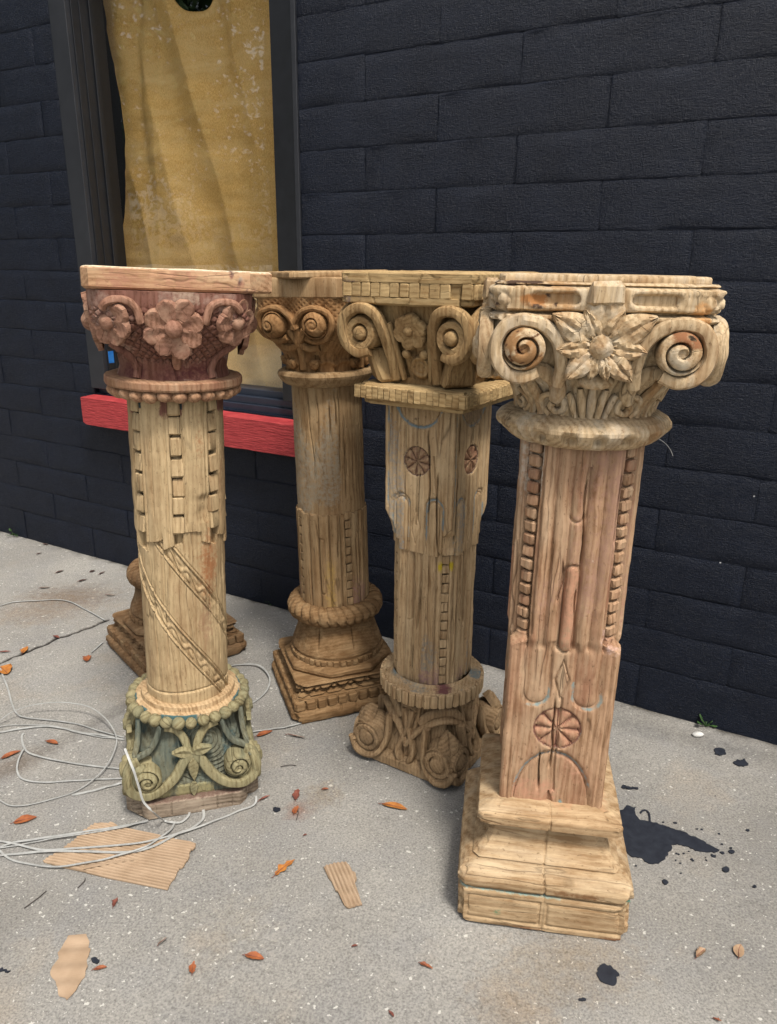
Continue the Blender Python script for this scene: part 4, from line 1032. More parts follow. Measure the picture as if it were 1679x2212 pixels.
def bowR(PH, Z):
    r = interp(Z.ravel(), [(.878, .104), (.886, .099), (.90, .0955), (.92, .099), (.94, .110), (.958, .1215), (.975, .130), (.99, .135), (1.035, .137)]).reshape(Z.shape); t = sm(Z, .90, .985)
    return r * ((1 - t) + t * np.minimum(Rsq(PH, 1, 7.), 1.24))
def hbA(PH, Z, R):
    s = PH * .125; q = Z * 1.25
    a = ((s + q) / .0165 + .25 * n1(Z, 40, 2)) % 1; b = ((s - q) / .0165 + .25 * n1(PH, 9, 2)) % 1
    g = np.minimum(np.minimum(a, 1 - a), np.minimum(b, 1 - b))
    h = -.0045 * (1 - sm(g, 0, .17)) * sm(Z, .905, .925) * (1 - sm(Z, 1.0, 1.012))
    h = h - .002 * gr(Z - .922 - .003 * np.sin(PH * 5), .0015)
    for pc_, d in ((0, 1), (.645, 1), (-.645, 1)):
        h = h - .0028 * gr((PH - pc_ - .1 * n1(Z, 18, int(pc_ * 9) + 20)) * R, .0012) * (Z < .93)
    return h
def pAc(V):
    P = np.zeros((len(V), 4)); ph, z = col_of(V)
    setp(P, .65 * (1 - sm(z, .90, .94)) * sm(vnoise(V, 22, 2), -.4, .3), (.115, .040, .036)); setp(P, .55 * sm(vnoise(V, 30, 9), .15, .5), (.33, .21, .16))
    setp(P, .7 * np.exp(-((V[:, 0] - .02) / .03) ** 2) * sm(z, 1.0, 1.02) * (V[:, 1] < -.1), (.42, .30, .22))
    return P
capA = smooth_body('capital', [(.879, 0), (1.034, 0)], M_Acap, A, None, 520, .0016, hbA, (.0016, .0006), 2, 26, rfun=lambda PH, Z, rr: bowR(PH, Z), paintf=pAc, sharp=50)
for i, (ph, r, z, out, sh) in enumerate(((0, .050, .9745, .133, 0), (rad(-41), .041, .984, .155, .2), (rad(41), .040, .985, .157, .1), (rad(90), .053, .975, .134, 0), (rad(-90), .053, .975, .134, .1), (rad(180), .053, .975, .134, 0), (rad(131), .044, .984, .157, 0), (rad(-131), .044, .984, .157, 0))):
    flower(capA, M_Aflower, ph, 0, z, out, r, 8 if i == 0 else 7, 'heart', .0070, -.22, sh + .3, 1.02, .75, .33 if i else .30, .85)
def bR(ph, z): return bowR(ph.reshape(-1, 1), z.reshape(-1, 1)).ravel()
for s in (-1, 1):
    for c in (0, PI):
        wrap('vine', capA, M_Aflower, bR, [(c + s * .36, .985), (c + s * .40, 1.008), (c + s * .50, 1.020), (c + s * .62, 1.018), (c + s * .70, 1.006)], .0065, .0065, .003, 40, seed=s + 4)
        wrap('vine', capA, M_Acap, bR, [(c + s * .95, .945), (c + s * .80, .93), (c + s * .72, .91), (c + s * .70, .885)], .007, .006, .001, 30, seed=s + 8)
strap_on('stem', capA, M_Aflower, 0, [(.002, .935, .116), (.003, .92, .105), (.004, .905, .098)], .008, .005, 14, seed=4)
ab = [(-.128, -.150), (.02, -.1515), (.128, -.149), (.170, -.112), (.173, .10), (.13, .148), (-.10, .150), (-.136, .12), (-.141, -.125)]
abA = plank_poly('abacus', ab, 1.031, 1.067, M_Aab, A, 41, .004)
P = np.zeros((len(abA.data.vertices), 4), np.float32); co = np.empty(len(P) * 3, np.float32); abA.data.vertices.foreach_get('co', co); co = co.reshape(-1, 3)
setp(P, .62 * (co[:, 1] < -.14) * (co[:, 0] < .118 + (co[:, 2] - 1.05) * -1.5) * (co[:, 0] > -.118) * (.7 + .4 * vnoise(co * [1, 1, 1], 30, 2)), (.40, .20, .125))
setp(P, .8 * gr(co[:, 0] - .095 - (1.067 - co[:, 2]) * .8, .004) * (co[:, 1] < -.12), (.09, .045, .045))
setp(P, .7 * sm(co[:, 2], 1.062, 1.0665), (.72, .60, .42))
abA.data.color_attributes['paint'].data.foreach_set('color', P.ravel())
abA.rotation_euler = (rad(-1.2), 0, 0); abA.location = (0, 0, .001)

# ================================================================== 3. plain-necked column on a stepped zigzag base (behind, middle) and 4. a loose base of the same kind
def rope(name, mat, parent, r, rt, zt, zc, n=30, seed=0):
    nu, nv = 320, 26; a = np.arange(nu) * 2 * PI / nu; b = np.arange(nv) * 2 * PI / nv
    Aa, Bb = np.meshgrid(a, b, indexing='ij')
    g = np.abs(np.sin(n * Aa / 2 + Bb * 1.15 + .5 * np.sin(Aa * 3))) ** .6
    k = 1.03 - .36 * (1 - g) ** 1.4 + .04 * np.sin(Aa * n * 3 + Bb * 6) * g
    R = r + rt * k * np.cos(Bb); V = np.stack([R * np.sin(Aa), -R * np.cos(Aa), zc + zt * k * np.sin(Bb)], -1).reshape(-1, 3)
    F = gridF(nu, nv, True, True); V = rough(V, F, .0014, .0004, seed)
    return build(name, V, F, mat, parent, sharp=60)
def stepped_base(root, mat, seed, bell_r0=.093, bell_top=.222, rope_r=.098):
    sd_ = seed
    def hs(PH, Z, R):
        h = 0
        for k in range(-1, 3):
            u = faceU(PH, R, k * PI / 2)
            h = h + arch_cracks(u, Z, sd_ + k, 5, -.14, .14, 0, .09, .006, .0016) - .004 * sm(n1(u, 26, sd_ + k), .3, .7) * gr((Z - .0) / .012, 1)
        return h
    smooth_body('slab', [(0, .150), (.004, .155), (.012, .1575), (.024, .157), (.030, .153), (.033, .147)], mat, root, sq1, 360, .0025, hs, (.0030, .0010), 0, seed + 1, p=30., ch=1.35)
    smooth_body('dentil_bed', [(.031, .137), (.033, .1395), (.055, .1395), (.057, .136)], mat, root, sq1, 200, .004, None, (.0015, .0006), 0, seed + 2, p=40., ch=1.36)
    for k in range(-1, 3):
        row('dentil', root, mat, side_row(k * PI / 2, np.linspace(-.134, .134, 11), .0445, .1415), seed + k, (.0222, .015, .0235), .0026, .06)
    def hz_(PH, Z, R):
        h = 0
        for k in range(-1, 3):
            u = faceU(PH, R, k * PI / 2); t = (u / .046) % 1; zt = .064 + .026 * np.abs(t * 2 - 1)
            h = h - .0090 * gr((Z - zt) * .66, .0026) * (Z > .061) * (Z < .092) - .0025 * gr(Z - .0615, .0012)
        return h
    smooth_body('zigzag_block', [(.056, .134), (.058, .1385), (.0935, .1375), (.0965, .134)], mat, root, sq1, 520, .0016, hz_, (.0018, .0007), 0, seed + 3, p=46., ch=1.365)
    smooth_body('octagon_moulding', [(.095, .122), (.097, .1275), (.103, .1315), (.110, .1305), (.116, .124), (.1195, .115)], mat, root, None, 320, .0018, None, (.0016, .0006), 0, seed + 4, rfun=lambda PH, Z, rr: np.minimum(Rpoly(PH, [(k * PI / 4, 1) for k in range(-4, 5)]), 1.07) * rr)
    smooth_body('bell', [(.117, .112), (.119, .1165), (.133, .1165), (.1345, .1135), (.1355, .1150), (.142, .1165), (.152, .1135), (.168, .107), (.186, .1010), (.200, .0975), (bell_top, bell_r0)], mat, root, None, 320, .002,
                lambda PH, Z, R: arch_cracks(PH * .11, Z, seed, 6, -.3, .3, .14, .22, .004, .0012), (.0022, .0006), 0, seed + 5)
    row('dentil', root, mat, ring_row(46, .1165, .126), seed + 30, (.0124, .009, .0135), .0014, .06)
    rope('rope_ring', mat, root, rope_r, .0245, .0255, .2455, 30, seed)
    smooth_body('rope_bed', [(.222, bell_r0), (.225, .099), (.262, .100), (.266, .094), (.2665, .08)], mat, root, None, 160, .004, None, (.001, .0004), 2, seed + 6, top=False, bot=False)

Cc = empty('carved_column', (-.131, 1.797, 0), rad(19), (0, rad(-1.3)))
tag(Cc, 'brown wooden column with smooth cracked neck on a stepped zigzag base, in the middle at the back', 'column', 'carved wooden columns')
stepped_base(Cc, M_Cbase, 200)
LADC = rad(12)
def fluC(PH, Z, R):
    h = 0
    n = 20; t = (PH + .02) / (2 * PI / n); fr = np.abs((t % 1) - .5) * 2
    h = h - .0042 * (1 - np.sqrt(np.clip(1 - (fr) ** 6, 0, 1))) + .0018 * np.cos(fr * PI / 2)
    h = h - .0042 * sm(fr, .82, 1.0)
    for c in (LADC, LADC - PI / 2, LADC + PI / 2, LADC + PI):
        d = ((PH - c + PI) % (2 * PI) - PI) * R
        h = np.where(np.abs(d) < .0135, .0012, h); h = h - .009 * sm(-np.abs(d), -.0085, -.0068)
    top = .506 + .004 * np.abs(np.cos(t * PI)); h = h - .010 * sm(Z, top - .001, top + .001)
    for u0, z0 in ((-.05, .44), (.052, .45)):
        dd = seg(PH * .088, Z, (u0, z0 - .13), (u0, z0)); h = h - .003 * gr(dd - .0075, .0014)
    return h + arch_cracks(PH * .088, Z, 300, 5, -.12, .12, .27, .5, .003, .001)
def pC(V):
    P = np.zeros((len(V), 4)); ph, z = col_of(V); g = vnoise(V * [1, 1, .3], 20, 3)
    setp(P, .5 * (1 - sm(z, .29, .40)) * sm(g, -.3, .4), (.36, .20, .16)); setp(P, .55 * (1 - sm(z, .36, .46)) * np.exp(-((ph + .35) / .22) ** 2), (.47, .30, .10))
    return P
smooth_body('fluted_shaft', [(.262, .0868), (.515, .0862)], M_C, Cc, None, 480, .0018, fluC, (.0012, .0007), 2, 32, paintf=pC)
rg_ = np.random.default_rng(12)
for c in (LADC, LADC - PI / 2, LADC + PI / 2, LADC + PI):
    row('rung', Cc, M_C, [FR(c, 0, z, .0825) @ Matrix.Rotation(PI / 2 + rg_.normal(0, .04), 4, 'X') for z in np.arange(.278, .505, .0225)], 60, (.0155, .009, .0192), .0016, .05)
def neckC(PH, Z, R):
    return arch_cracks(PH * .083, Z, 314, 11, -.13, .13, .52, .81, .0030, .0009) + .0015 * n1(Z, 7, 3)
smooth_body('neck', [(.500, .0826), (.60, .0823), (.825, .0828)], M_C, Cc, None, 460, .002, neckC, (.0018, .0009), 2, 33,
            paintf=lambda V: (lambda P: (setp(P, .5 * sm(vnoise(V * [1, 1, .35], 13, 3), .1, .5), (.36, .31, .23)), P)[1])(np.zeros((len(V), 4))))
smooth_body('collar', [(.812, .088), (.815, .096), (.822, .104), (.832, .1115), (.838, .1135), (.844, .1115), (.8475, .104), (.848, .095)], M_C, Cc, None, 260, .0016, lambda PH, Z, R: .0016 * n1(PH, 4, 9), (.0016, .0006), 0, 34, top=False, bot=False)
CK = rad(44)
def capRC(PH, Z):
    r = interp(Z.ravel(), [(.842, .094), (.855, .092), (.875, .093), (.90, .100), (.93, .109), (.96, .115), (1.02, .117)]).reshape(Z.shape); t = sm(Z, .87, .95)
    return r * ((1 - t) + t * np.minimum(Rsq(PH - CK, 1, 10.), 1.30))
def hcC(PH, Z, R):
    h = -.0022 * np.clip(np.sin(PH * 55) * np.sin(Z * 520 + PH * 9), 0, 1) * (Z > .955)
    fr = ((PH * 7 / PI) % 1 - .5) * 2; h = h + .006 * gr(Z - .862 - .010 * (1 - fr ** 2), .006) - .005 * (np.abs(fr) > .82) * (Z < .885)
    h = h + .003 * np.sin(PH * 14 + 60 * Z) * (Z > .875) * (Z < .95) * n1(PH, 3, 2)
    h = h - .007 * sm(n1(PH, 14, 5) * .6 + n1(Z, 40, 6) * .6, .2, .6) * (np.abs(PH + 1.15) < .45) * (Z < .93)
    return h
capC = smooth_body('capital', [(.845, 0), (1.012, 0)], M_Ccap, Cc, None, 400, .0018, hcC, (.0026, .0008), 2, 35, rfun=lambda PH, Z, rr: capRC(PH, Z), sharp=50)
def cR(ph, z): return capRC(ph.reshape(-1, 1), z.reshape(-1, 1)).ravel()
for k in range(4):
    c = CK + PI / 4 + k * PI / 2
    for s in (-1, 1):
        a = c + s * .38
        volute('volute', capC, M_Ccap, a, 0, .953, .139, .029, .03, hand=s, turns=1.0, relief=.006, eye=.35, dome=.85, yaw=s * .25, seed=k * 2 + s)
        wrap('scroll_band', capC, M_Ccap, cR, [(a + s * .44, .945), (a + s * .34, .968), (a + s * .17, .984), (a - s * .02, .988), (a - s * .2, .978), (a - s * .26, .955), (a - s * .2, .928), (a, .918), (a + s * .2, .926)], .0075, .010, .006, 56, seed=k)
        wrap('scroll_band', capC, M_Ccap, cR, [(a - s * .05, .905), (a + s * .2, .902), (a + s * .42, .915), (a + s * .58, .942)], .0085, .008, .003, 40, seed=k + 4)
    wrap('stem', capC, M_Ccap, cR, [(c + PI / 4, .955), (c + PI / 4, .92), (c + PI / 4, .88), (c + PI / 4, .853)], .008, .006, .003, 24, seed=k)
    for s in (-1, 1): leafpart('leaf', capC, M_Ccap, c + PI / 4 + s * .2, 0, .858, .098, .028, .012, .006, PI / 2 - s * .9, -.2, 2)
def sqpts(a, rot, ch=.02):
    out = []
    for k in range(4):
        for d in ((-a + ch, -a), (a - ch, -a)):
            x, y = d; t = k * PI / 2 + rot; out.append((x * math.cos(t) - y * math.sin(t), x * math.sin(t) + y * math.cos(t)))
    return out
abC = plank_poly('abacus', sqpts(.118, CK, .012), 1.008, 1.052, M_C, Cc, 51, .004)
plank_poly('top_board', [(-.10, -.118), (.02, -.110), (.135, -.07), (.125, .02), (.10, .10), (-.05, .12), (-.13, .04)], 1.050, 1.064, M_C, Cc, 52)
strap_on('scroll', abC, M_Ccap, CK + PI / 4, [(-.02, 1.008, .140), (-.026, 1.03, .142), (-.01, 1.045, .143), (.012, 1.04, .143), (.012, 1.022, .142), (-.002, 1.02, .142)], .0075, .008, 40)

Bb_ = empty('column_base', (-.624, 1.999, 0), rad(39))
tag(Bb_, 'loose grey brown carved base with twisted rope ring, standing behind the spiral shaft', 'column base')
stepped_base(Bb_, M_B, 400, .082, .222, .092)
smooth_body('stub', [(.262, .080), (.300, .0795)], M_B, Bb_, None, 120, .004, None, (.0015, .0006), 2, 431)

# ================================================================== 5. column with square dentilled capital and compass rosettes (middle)
D = empty('carved_column', (.102, 1.53, 0), rad(-33), (0, 0))
tag(D, 'sandy wooden column with square rosette shaft, dentil edged capital and dark volute base', 'column', 'carved wooden columns')
def chsq(PH, a, ch): return np.minimum(Rsq(PH, 1, 60.) * a, Rpoly(PH, [(k * PI / 2 + PI / 4, 1.0) for k in range(-3, 3)]) * ch)
def dbR(PH, Z):
    r = interp(Z.ravel(), [(.026, .100), (.032, .104), (.06, .096), (.10, .0885), (.14, .0865), (.18, .0880)]).reshape(Z.shape); t = 1 - sm(Z, .07, .155)
    return r * ((1 - t) + t * np.minimum(Rsq(PH, 1, 12.), 1.33))
smooth_body('foot_slab', [(0, .1195), (.003, .123), (.020, .1215), (.026, .117), (.030, .108)], M_Dbase, D, sq1, 360, .002, lambda PH, Z, R: -.006 * sm(n1(PH, 9, 3), .3, .7) * (Z < .01), (.0024, .0008), 0, 61, p=44., ch=1.20)
def hdB(PH, Z, R):
    h = np.zeros_like(R)
    for k in range(4):
        u = faceU(PH, R, -3 * PI / 4 + k * PI / 2)
        h = h - .006 * (np.abs(u) < .028) * (Z > .05) * (Z < .118) - .003 * gr(np.abs(u) - .029, .002) * (Z < .12)
    return h + arch_cracks(PH * .1, Z, 500, 8, -.3, .3, .03, .16, .004, .0012)
bsD = smooth_body('scroll_base', [(.026, 0), (.176, 0)], M_Dbase, D, None, 420, .0018, hdB, (.0022, .0008), 2, 62, rfun=lambda PH, Z, rr: dbR(PH, Z), sharp=50)
def dR(ph, z): return dbR(ph.reshape(-1, 1), z.reshape(-1, 1)).ravel()
for k in range(4):
    c = -3 * PI / 4 + k * PI / 2                                   # corners
    v, f = ballV(.038, 14, 22); v = np.sign(v) * np.abs(v / .038) ** .72 * .038; v *= [.95, 1.0, 1.0]; v += .0016 * np.stack([vnoise(v, 60, k * 3 + j) for j in range(3)], 1)
    build('corner_scroll', v, f, M_Dbase, bsD, FR(c, 0, .064, .133) @ Matrix.Rotation(PI / 2, 4, 'X'))
    for s in (-1, 1):
        volute('volute', bsD, M_Dbase, c - s * PI / 4, s * .0925, .0590, .1300, .0360, .040, hand=s, turns=1.2, relief=.006, eye=.52, rings=True, dome=.22, seed=k + s)
        strap_on('scroll_band', bsD, M_Dbase, c - s * PI / 4, [(s * .048, .118, .102), (s * .046, .085, .107), (s * .050, .055, .113), (s * .064, .028, .123), (s * .090, .016, .129), (s * .118, .024, .130), (s * .132, .050, .128)], .0072, .0105, 50, 2.6, False, seed=k + s)
    leafpart('leaf', bsD, M_Dbase, c, 0, .082, .166, .056, .024, .012, PI / 2, .62, 3)
    # arch band with inner roll, wrapping the corner, and the knots it ends in
    wrap('arch_band', bsD, M_Dbase, dR, [(c - .80, .060), (c - .66, .085), (c - .46, .108), (c - .22, .124), (c, .130), (c + .22, .124), (c + .46, .108), (c + .66, .085), (c + .80, .060)], .0072, .0110, .008, 70, seed=k)
    wrap('arch_band', bsD, M_Dbase, dR, [(c - .52, .117), (c - .3, .138), (c, .145), (c + .3, .138), (c + .52, .117)], .0120, .0080, .004, 60, seed=k + 4, taper=True)
    m = c + PI / 4
    for s in (-1, 1):
        wrap('knot_band', bsD, M_Dbase, dR, [(m + s * .10, .150), (m + s * .02, .110), (m - s * .10, .078), (m - s * .17, .048), (m - s * .08, .024), (m, .020)], .0075, .0115, .008, 50, seed=k * 2 + s)
        wrap('stem', bsD, M_Dbase, dR, [(m + s * .24, .168), (m + s * .20, .13), (m + s * .12, .095)], .0055, .006, .003, 30, seed=k + s)
    for i in range(5):
        leafpart('petal', bsD, M_Dbase, m, 0, .146, .094, .021, .0088, .006, rad(90 + i * 72), 0, 1, 'round')
smooth_body('disc', [(.166, .092), (.168, .108), (.171, .1125), (.200, .1125), (.203, .110), (.2045, .100), (.2055, .092), (.212, .088)], M_D, D, None, 240, .002, None, (.0010, .0005), 0, 63, top=False, bot=False,
            paintf=lambda V: (lambda P: (setp(P, .75 * (V[:, 2] > .201) * sm(vnoise(V, 26, 2), -.3, .3), (.19, .22, .21)), setp(P, .9 * np.exp(-((V[:, 0] - .07) ** 2 + (V[:, 1] + .07) ** 2) / .022 ** 2) * (V[:, 2] > .2), (.17, .07, .065)), P)[2])(np.zeros((len(V), 4))))
row('dentil', D, M_D, ring_row(44, .1130, .1855), 64, (.0138, .010, .0315), .0022, .05)
LW = 'corner'
def rDl(PH, Z, rr): return chsq(PH, .0775, .0845)
def fluD(PH, Z, R):
    h = 0
    for k in range(-1, 3):
        u = faceU(PH, R, k * PI / 2)
        rib = np.abs(np.sin(PI * (u + .010) / .020)) ** .9; h = h - .0062 * (1 - rib) * (np.abs(u) < .046)
        dt = seg(u, Z, (-.018, .36), (-.018, .50)); h = h - .0026 * gr(dt - .0085, .0014)
        dt = seg(u, Z, (.016, .30), (.016, .40)); h = h - .0022 * gr(dt - .0085, .0014)
        h = h + arch_cracks(u, Z, 510 + k, 4, -.05, .05, .22, .5, .003, .001)
    for k in range(4):
        u = faceU(PH, R, -3 * PI / 4 + k * PI / 2)
        h = h - .009 * sm(-np.abs(u), -.0082, -.0066) - .0028 * gr(np.abs(u) - .0185, .0022) + .0012 * gr(np.abs(u) - .0125, .003)
    return h
def pDl(V):
    P = np.zeros((len(V), 4)); ph, z = col_of(V)
    setp(P, .6 * (1 - sm(z, .22, .30)) * sm(vnoise(V * [1, 1, .3], 24, 3), -.5, .3), (.33, .20, .175))
    k = faceU(ph, np.hypot(V[:, 0], V[:, 1]), PI / 4); setp(P, .95 * (np.abs(k) < .017) * np.exp(-((z - .487) / .011) ** 2), (.52, .38, .03))
    setp(P, .5 * sm(vnoise(V * [1, 1, .2], 30, 7), .2, .5), (.25, .235, .20))
    return P
smooth_body('fluted_shaft', [(.203, .08), (.53, .08)], M_D, D, None, 520, .0019, fluD, (.0012, .0007), 2, 65, rfun=rDl, paintf=pDl)
rg_ = np.random.default_rng(14)
for k in range(4):
    row('rung', D, M_D, [FR(-3 * PI / 4 + k * PI / 2, 0, z, .0808) @ Matrix.Rotation(PI / 2 + rg_.normal(0, .04), 4, 'X') for z in np.arange(.222, .505, .0215)], 70 + k, (.0150, .0085, .0185), .0016, .05)
def rDu(PH, Z, rr):
    z = Z; a = interp(z.ravel(), [(.50, .0800), (.82, .0805)]).reshape(z.shape)
    ch0 = interp(z.ravel(), [(.512, .0905), (.5185, .0905), (.519, .1045), (.532, .0985), (.5565, .0985), (.565, .1055), (.578, .1115), (.83, .1118)]).reshape(z.shape)
    oth = interp(z.ravel(), [(.512, .0850), (.532, .0855), (.536, .0925), (.552, .0955), (.568, .100), (.578, .1045), (.592, .1105), (.83, .1118)]).reshape(z.shape)
    R = Rsq(PH, 1, 60.) * a
    for k in range(4):
        c = -3 * PI / 4 + k * PI / 2; dist = ch0 if k == 2 else oth
        cc = np.cos(PH - c); R = np.minimum(R, np.where(cc > .05, dist / np.maximum(cc, .05), 9))
    return R
def hDu(PH, Z, R):
    h = 0
    for k in range(-1, 3):
        u = faceU(PH, R, k * PI / 2)
        d = np.hypot(u, (Z - .828) * 1.0); h = h - .003 * gr(d - .0515, .0018) - .0022 * (d < .0515) - .002 * gr(d - .056, .0012)
        du = np.hypot(u + .004, Z - .705); an = np.arctan2(Z - .705, u + .004); s8 = np.abs(((an / (PI / 4) + .2) % 1) - .5) * 2
        h = h - .0034 * gr(du - .0295, .0014) - .0055 * (du < .0285) * s8 ** 2.0 - .0012 * (du < .0285)
        for s in (-1, 1):
            dt = seg(u, Z, (s * .040, .48), (s * .040, .612)); h = h - .003 * gr(dt - .0215, .0018) - .0022 * (dt < .0215) + .0036 * np.sqrt(np.clip(1 - (dt / .0135) ** 2, 0, 1)) - .0028 * gr(dt - .0140, .0016)
        h = h - .0026 * gr(poly(u, Z, [(-.004, .530), (.0065, .567), (-.004, .604), (-.0145, .567), (-.004, .530)]), .0011)
        h = h - .0022 * gr(np.abs(u) - .0705, .0012) * (Z > .60)
        h = h + arch_cracks(u, Z, 520 + k, 6, -.065, .065, .52, .81, .0042, .0011)
        h = h - .0045 * gr(u - .026 - (.80 - Z) * .10 - .004 * n1(Z, 18, 7), .0012) * (Z < .72) - .004 * gr(u + .003 - .003 * n1(Z, 14, 3), .0011) * (Z > .57)
    return h
def pDu(V):
    P = np.zeros((len(V), 4)); ph, z = col_of(V); R = np.hypot(V[:, 0], V[:, 1])
    for k in (0, PI / 2, -PI / 2, PI):
        u = faceU(ph, R, k); d = np.hypot(u, z - .828)
        setp(P, .8 * gr(d - .0535, .0036) * sm(vnoise(V, 30, 2), -.7, .1), (.20, .255, .27)); setp(P, .7 * gr(np.abs(u + .0705), .0022) * (z > .6) * sm(vnoise(V, 30, 3), -.6, .2), (.20, .255, .27))
        for s in (-1, 1):
            dt = seg(u, z, (s * .040, .48), (s * .040, .612)); setp(P, .75 * gr(dt - .0195, .0034) * sm(vnoise(V, 30, 4), -.6, .2) * (z > .54), (.21, .255, .26))
        du = np.hypot(u + .004, z - .705); an = np.arctan2(z - .705, u + .004); s8 = np.abs(((an / (PI / 4) + .2) % 1) - .5) * 2
        setp(P, .62 * (du < .029), (.27, .155, .095))
        if k == PI / 2: setp(P, .7 * (du < .029), (.25, .13, .075)); setp(P, .6 * (d < .05), (.27, .19, .12))
        setp(P, .9 * (du < .0305) * np.maximum(sm(s8, .66, .97), gr(du - .0295, .0016)), (.13, .07, .045))
        setp(P, .45 * (np.abs(u + .05) < .02) * sm(vnoise(V * [1, 1, .4], 16, 8), -.2, .5), (.26, .265, .25))
    setp(P, .9 * gr(np.hypot(V[:, 0] + .008, z - .790) / .0035, 1) * (V[:, 1] < -.07), (.09, .05, .03))
    return P
smooth_body('square_shaft', [(.512, .08), (.83, .08)], M_D, D, None, 560, .0018, hDu, (.0010, .0007), 2, 66, rfun=rDu, paintf=pDu)
smooth_body('collar', [(.816, .104), (.818, .1135), (.8245, .1150), (.8265, .1195), (.8285, .1215), (.8535, .1215), (.857, .119), (.8585, .11)], M_Dab, D, sq1, 240, .0022, None, (.0012, .0005), 0, 67, p=60.)
for k in range(-1, 3):
    row('dentil', D, M_Dab, side_row(k * PI / 2, np.linspace(-.116, .116, 18), .8412, .1222), 80 + k, (.0126, .0060, .0250), .0014, .05)
def cdR(PH, Z):
    r = interp(Z.ravel(), [(.855, .082), (.87, .083), (.90, .0895), (.94, .096), (.975, .105), (1.0, .113), (1.015, .118)]).reshape(Z.shape)
    return r * Rsq(PH, 1, 14.)
def hcD(PH, Z, R):
    h = 0
    for k in range(4):
        u = faceU(PH, R, -3 * PI / 4 + k * PI / 2)
        h = h - .010 * sm(np.abs(u), .030, .012) * 0 - .012 * gr(np.abs(u) - .034, .008) * (Z > .87) * (Z < .94)
        h = h - .0035 * np.abs(np.sin(u * 190)) ** .5 * (np.abs(u) < .03) * (Z < .93) * (Z > .862)
    for k in range(-1, 3):
        u = faceU(PH, R, k * PI / 2); d = np.hypot(u - .008, (Z - .893) * .95)
        h = h + .009 * gr(d - .0165, .0045) + .006 * gr(d - .007, .0035) + .004 * gr(d, .003) - .003 * gr(d - .024, .002)
        h = h - .0022 * np.abs(np.sin(np.arctan2(Z - .893, u - .008) * 5)) * (d > .022) * (d < .03)
        h = h + arch_cracks(u, Z, 540 + k, 5, -.1, .1, .86, 1.01, .004, .0012)
    return h
capD = smooth_body('capital', [(.856, 0), (1.014, 0)], M_Dcap, D, None, 440, .0017, hcD, (.0020, .0007), 2, 68, rfun=lambda PH, Z, rr: cdR(PH, Z), sharp=50)
for k in range(-1, 3):
    ph = k * PI / 2
    for s in (-1, 1):
        volute('volute', capD, M_Dcap, ph, s * .098, .9545, .1400, .0335, .062, hand=-s, turns=1.0, relief=.0090, eye=.42, dome=.62, rings=True, seed=k + s, spin=rad(40), yaw=-s * .10)
        strap_on('scroll_band', capD, M_Dcap, ph, [(s * .046, .868, .088), (s * .048, .900, .098), (s * .052, .935, .112), (s * .056, .965, .126), (s * .064, .987, .135), (s * .080, .999, .140), (s * .104, 1.0, .141), (s * .127, .986, .141), (s * .135, .960, .141), (s * .126, .933, .139), (s * .104, .918, .136), (s * .082, .922, .130)], .0105, .0125, 70, 2.6, False, seed=k * 2 + s)
        strap_on('scroll_band', capD, M_Dcap, ph, [(s * .030, .868, .088), (s * .034, .900, .097), (s * .039, .94, .110), (s * .044, .975, .122)], .0055, .007, 36, 2.4, seed=k * 2 + s + 9)
    flower(capD, M_Dcap, ph, -.002, .9600, .1165, .0335, 6, 'round', .0085, -.30, .25, 1.05, .55, .30, .85)
    v, f = ballV(.009); build('bud', v, f, M_Dcap, capD, FR(ph, .022, .918, .104)); build('bud', v, f, M_Dcap, capD, FR(ph, -.016, .918, .104))
    c = ph + PI / 4
    v, f = boxV(.056, .05, .064, .006, .0012); v[:, 0] *= np.where(v[:, 2] > 0, 1.15, .72); v[:, 1] += np.where(v[:, 2] > 0, -.010, .008)
    build('corner_bracket', v, f, M_Dcap, capD, FR(c, 0, .893, .118) @ Matrix.Rotation(PI / 2, 4, 'X'))
def hab(PH, Z, R):
    h = 0
    for k in range(-1, 3):
        u = faceU(PH, R, k * PI / 2)
        h = h - .004 * sm(n1(u, 22, 5 + k) + .6 * n1(Z, 50, 8), .45, .8)
        h = h - .003 * gr(u - .02 - (Z - 1.03) * .6 - .003 * n1(Z, 60, k), .0011) - .003 * gr(u + .07 + (Z - 1.03) * .3, .001)
    u = faceU(PH, R, 0); h = h - .014 * sm(n1(u, 40, 2) * .25 + (u - .112) / .02, 0, .6) * sm(1.052 - Z + .1 * 0, 0, .02) * (u > .1) * (u < .17)
    return h
smooth_body('abacus', [(1.006, .130), (1.009, .141), (1.0105, .143), (1.0205, .1435), (1.0215, .1375), (1.0465, .1375), (1.0475, .143), (1.0625, .1435), (1.0655, .141), (1.0665, .137)], M_Dab, D, sq1, 440, .0016, hab, (.0016, .0007), 0, 69, p=46., ch=1.375,
            paintf=lambda V: (lambda P: (setp(P, .6 * np.exp(-((V[:, 0] + .115) / .03) ** 2) * (V[:, 1] < -.12) * sm(vnoise(V, 40, 2), -.2, .4), (.17, .12, .12)), P)[1])(np.zeros((len(V), 4))))
for k in range(-1, 3):
    us = [u for u in np.linspace(-.126, .126, 13) if not (k == 0 and .09 < u < .125)]
    row('dentil', D, M_Dab, side_row(ph := k * PI / 2, us, 1.0338, .1388), 90 + k, (.0198, .0085, .0255), .0016, .05)

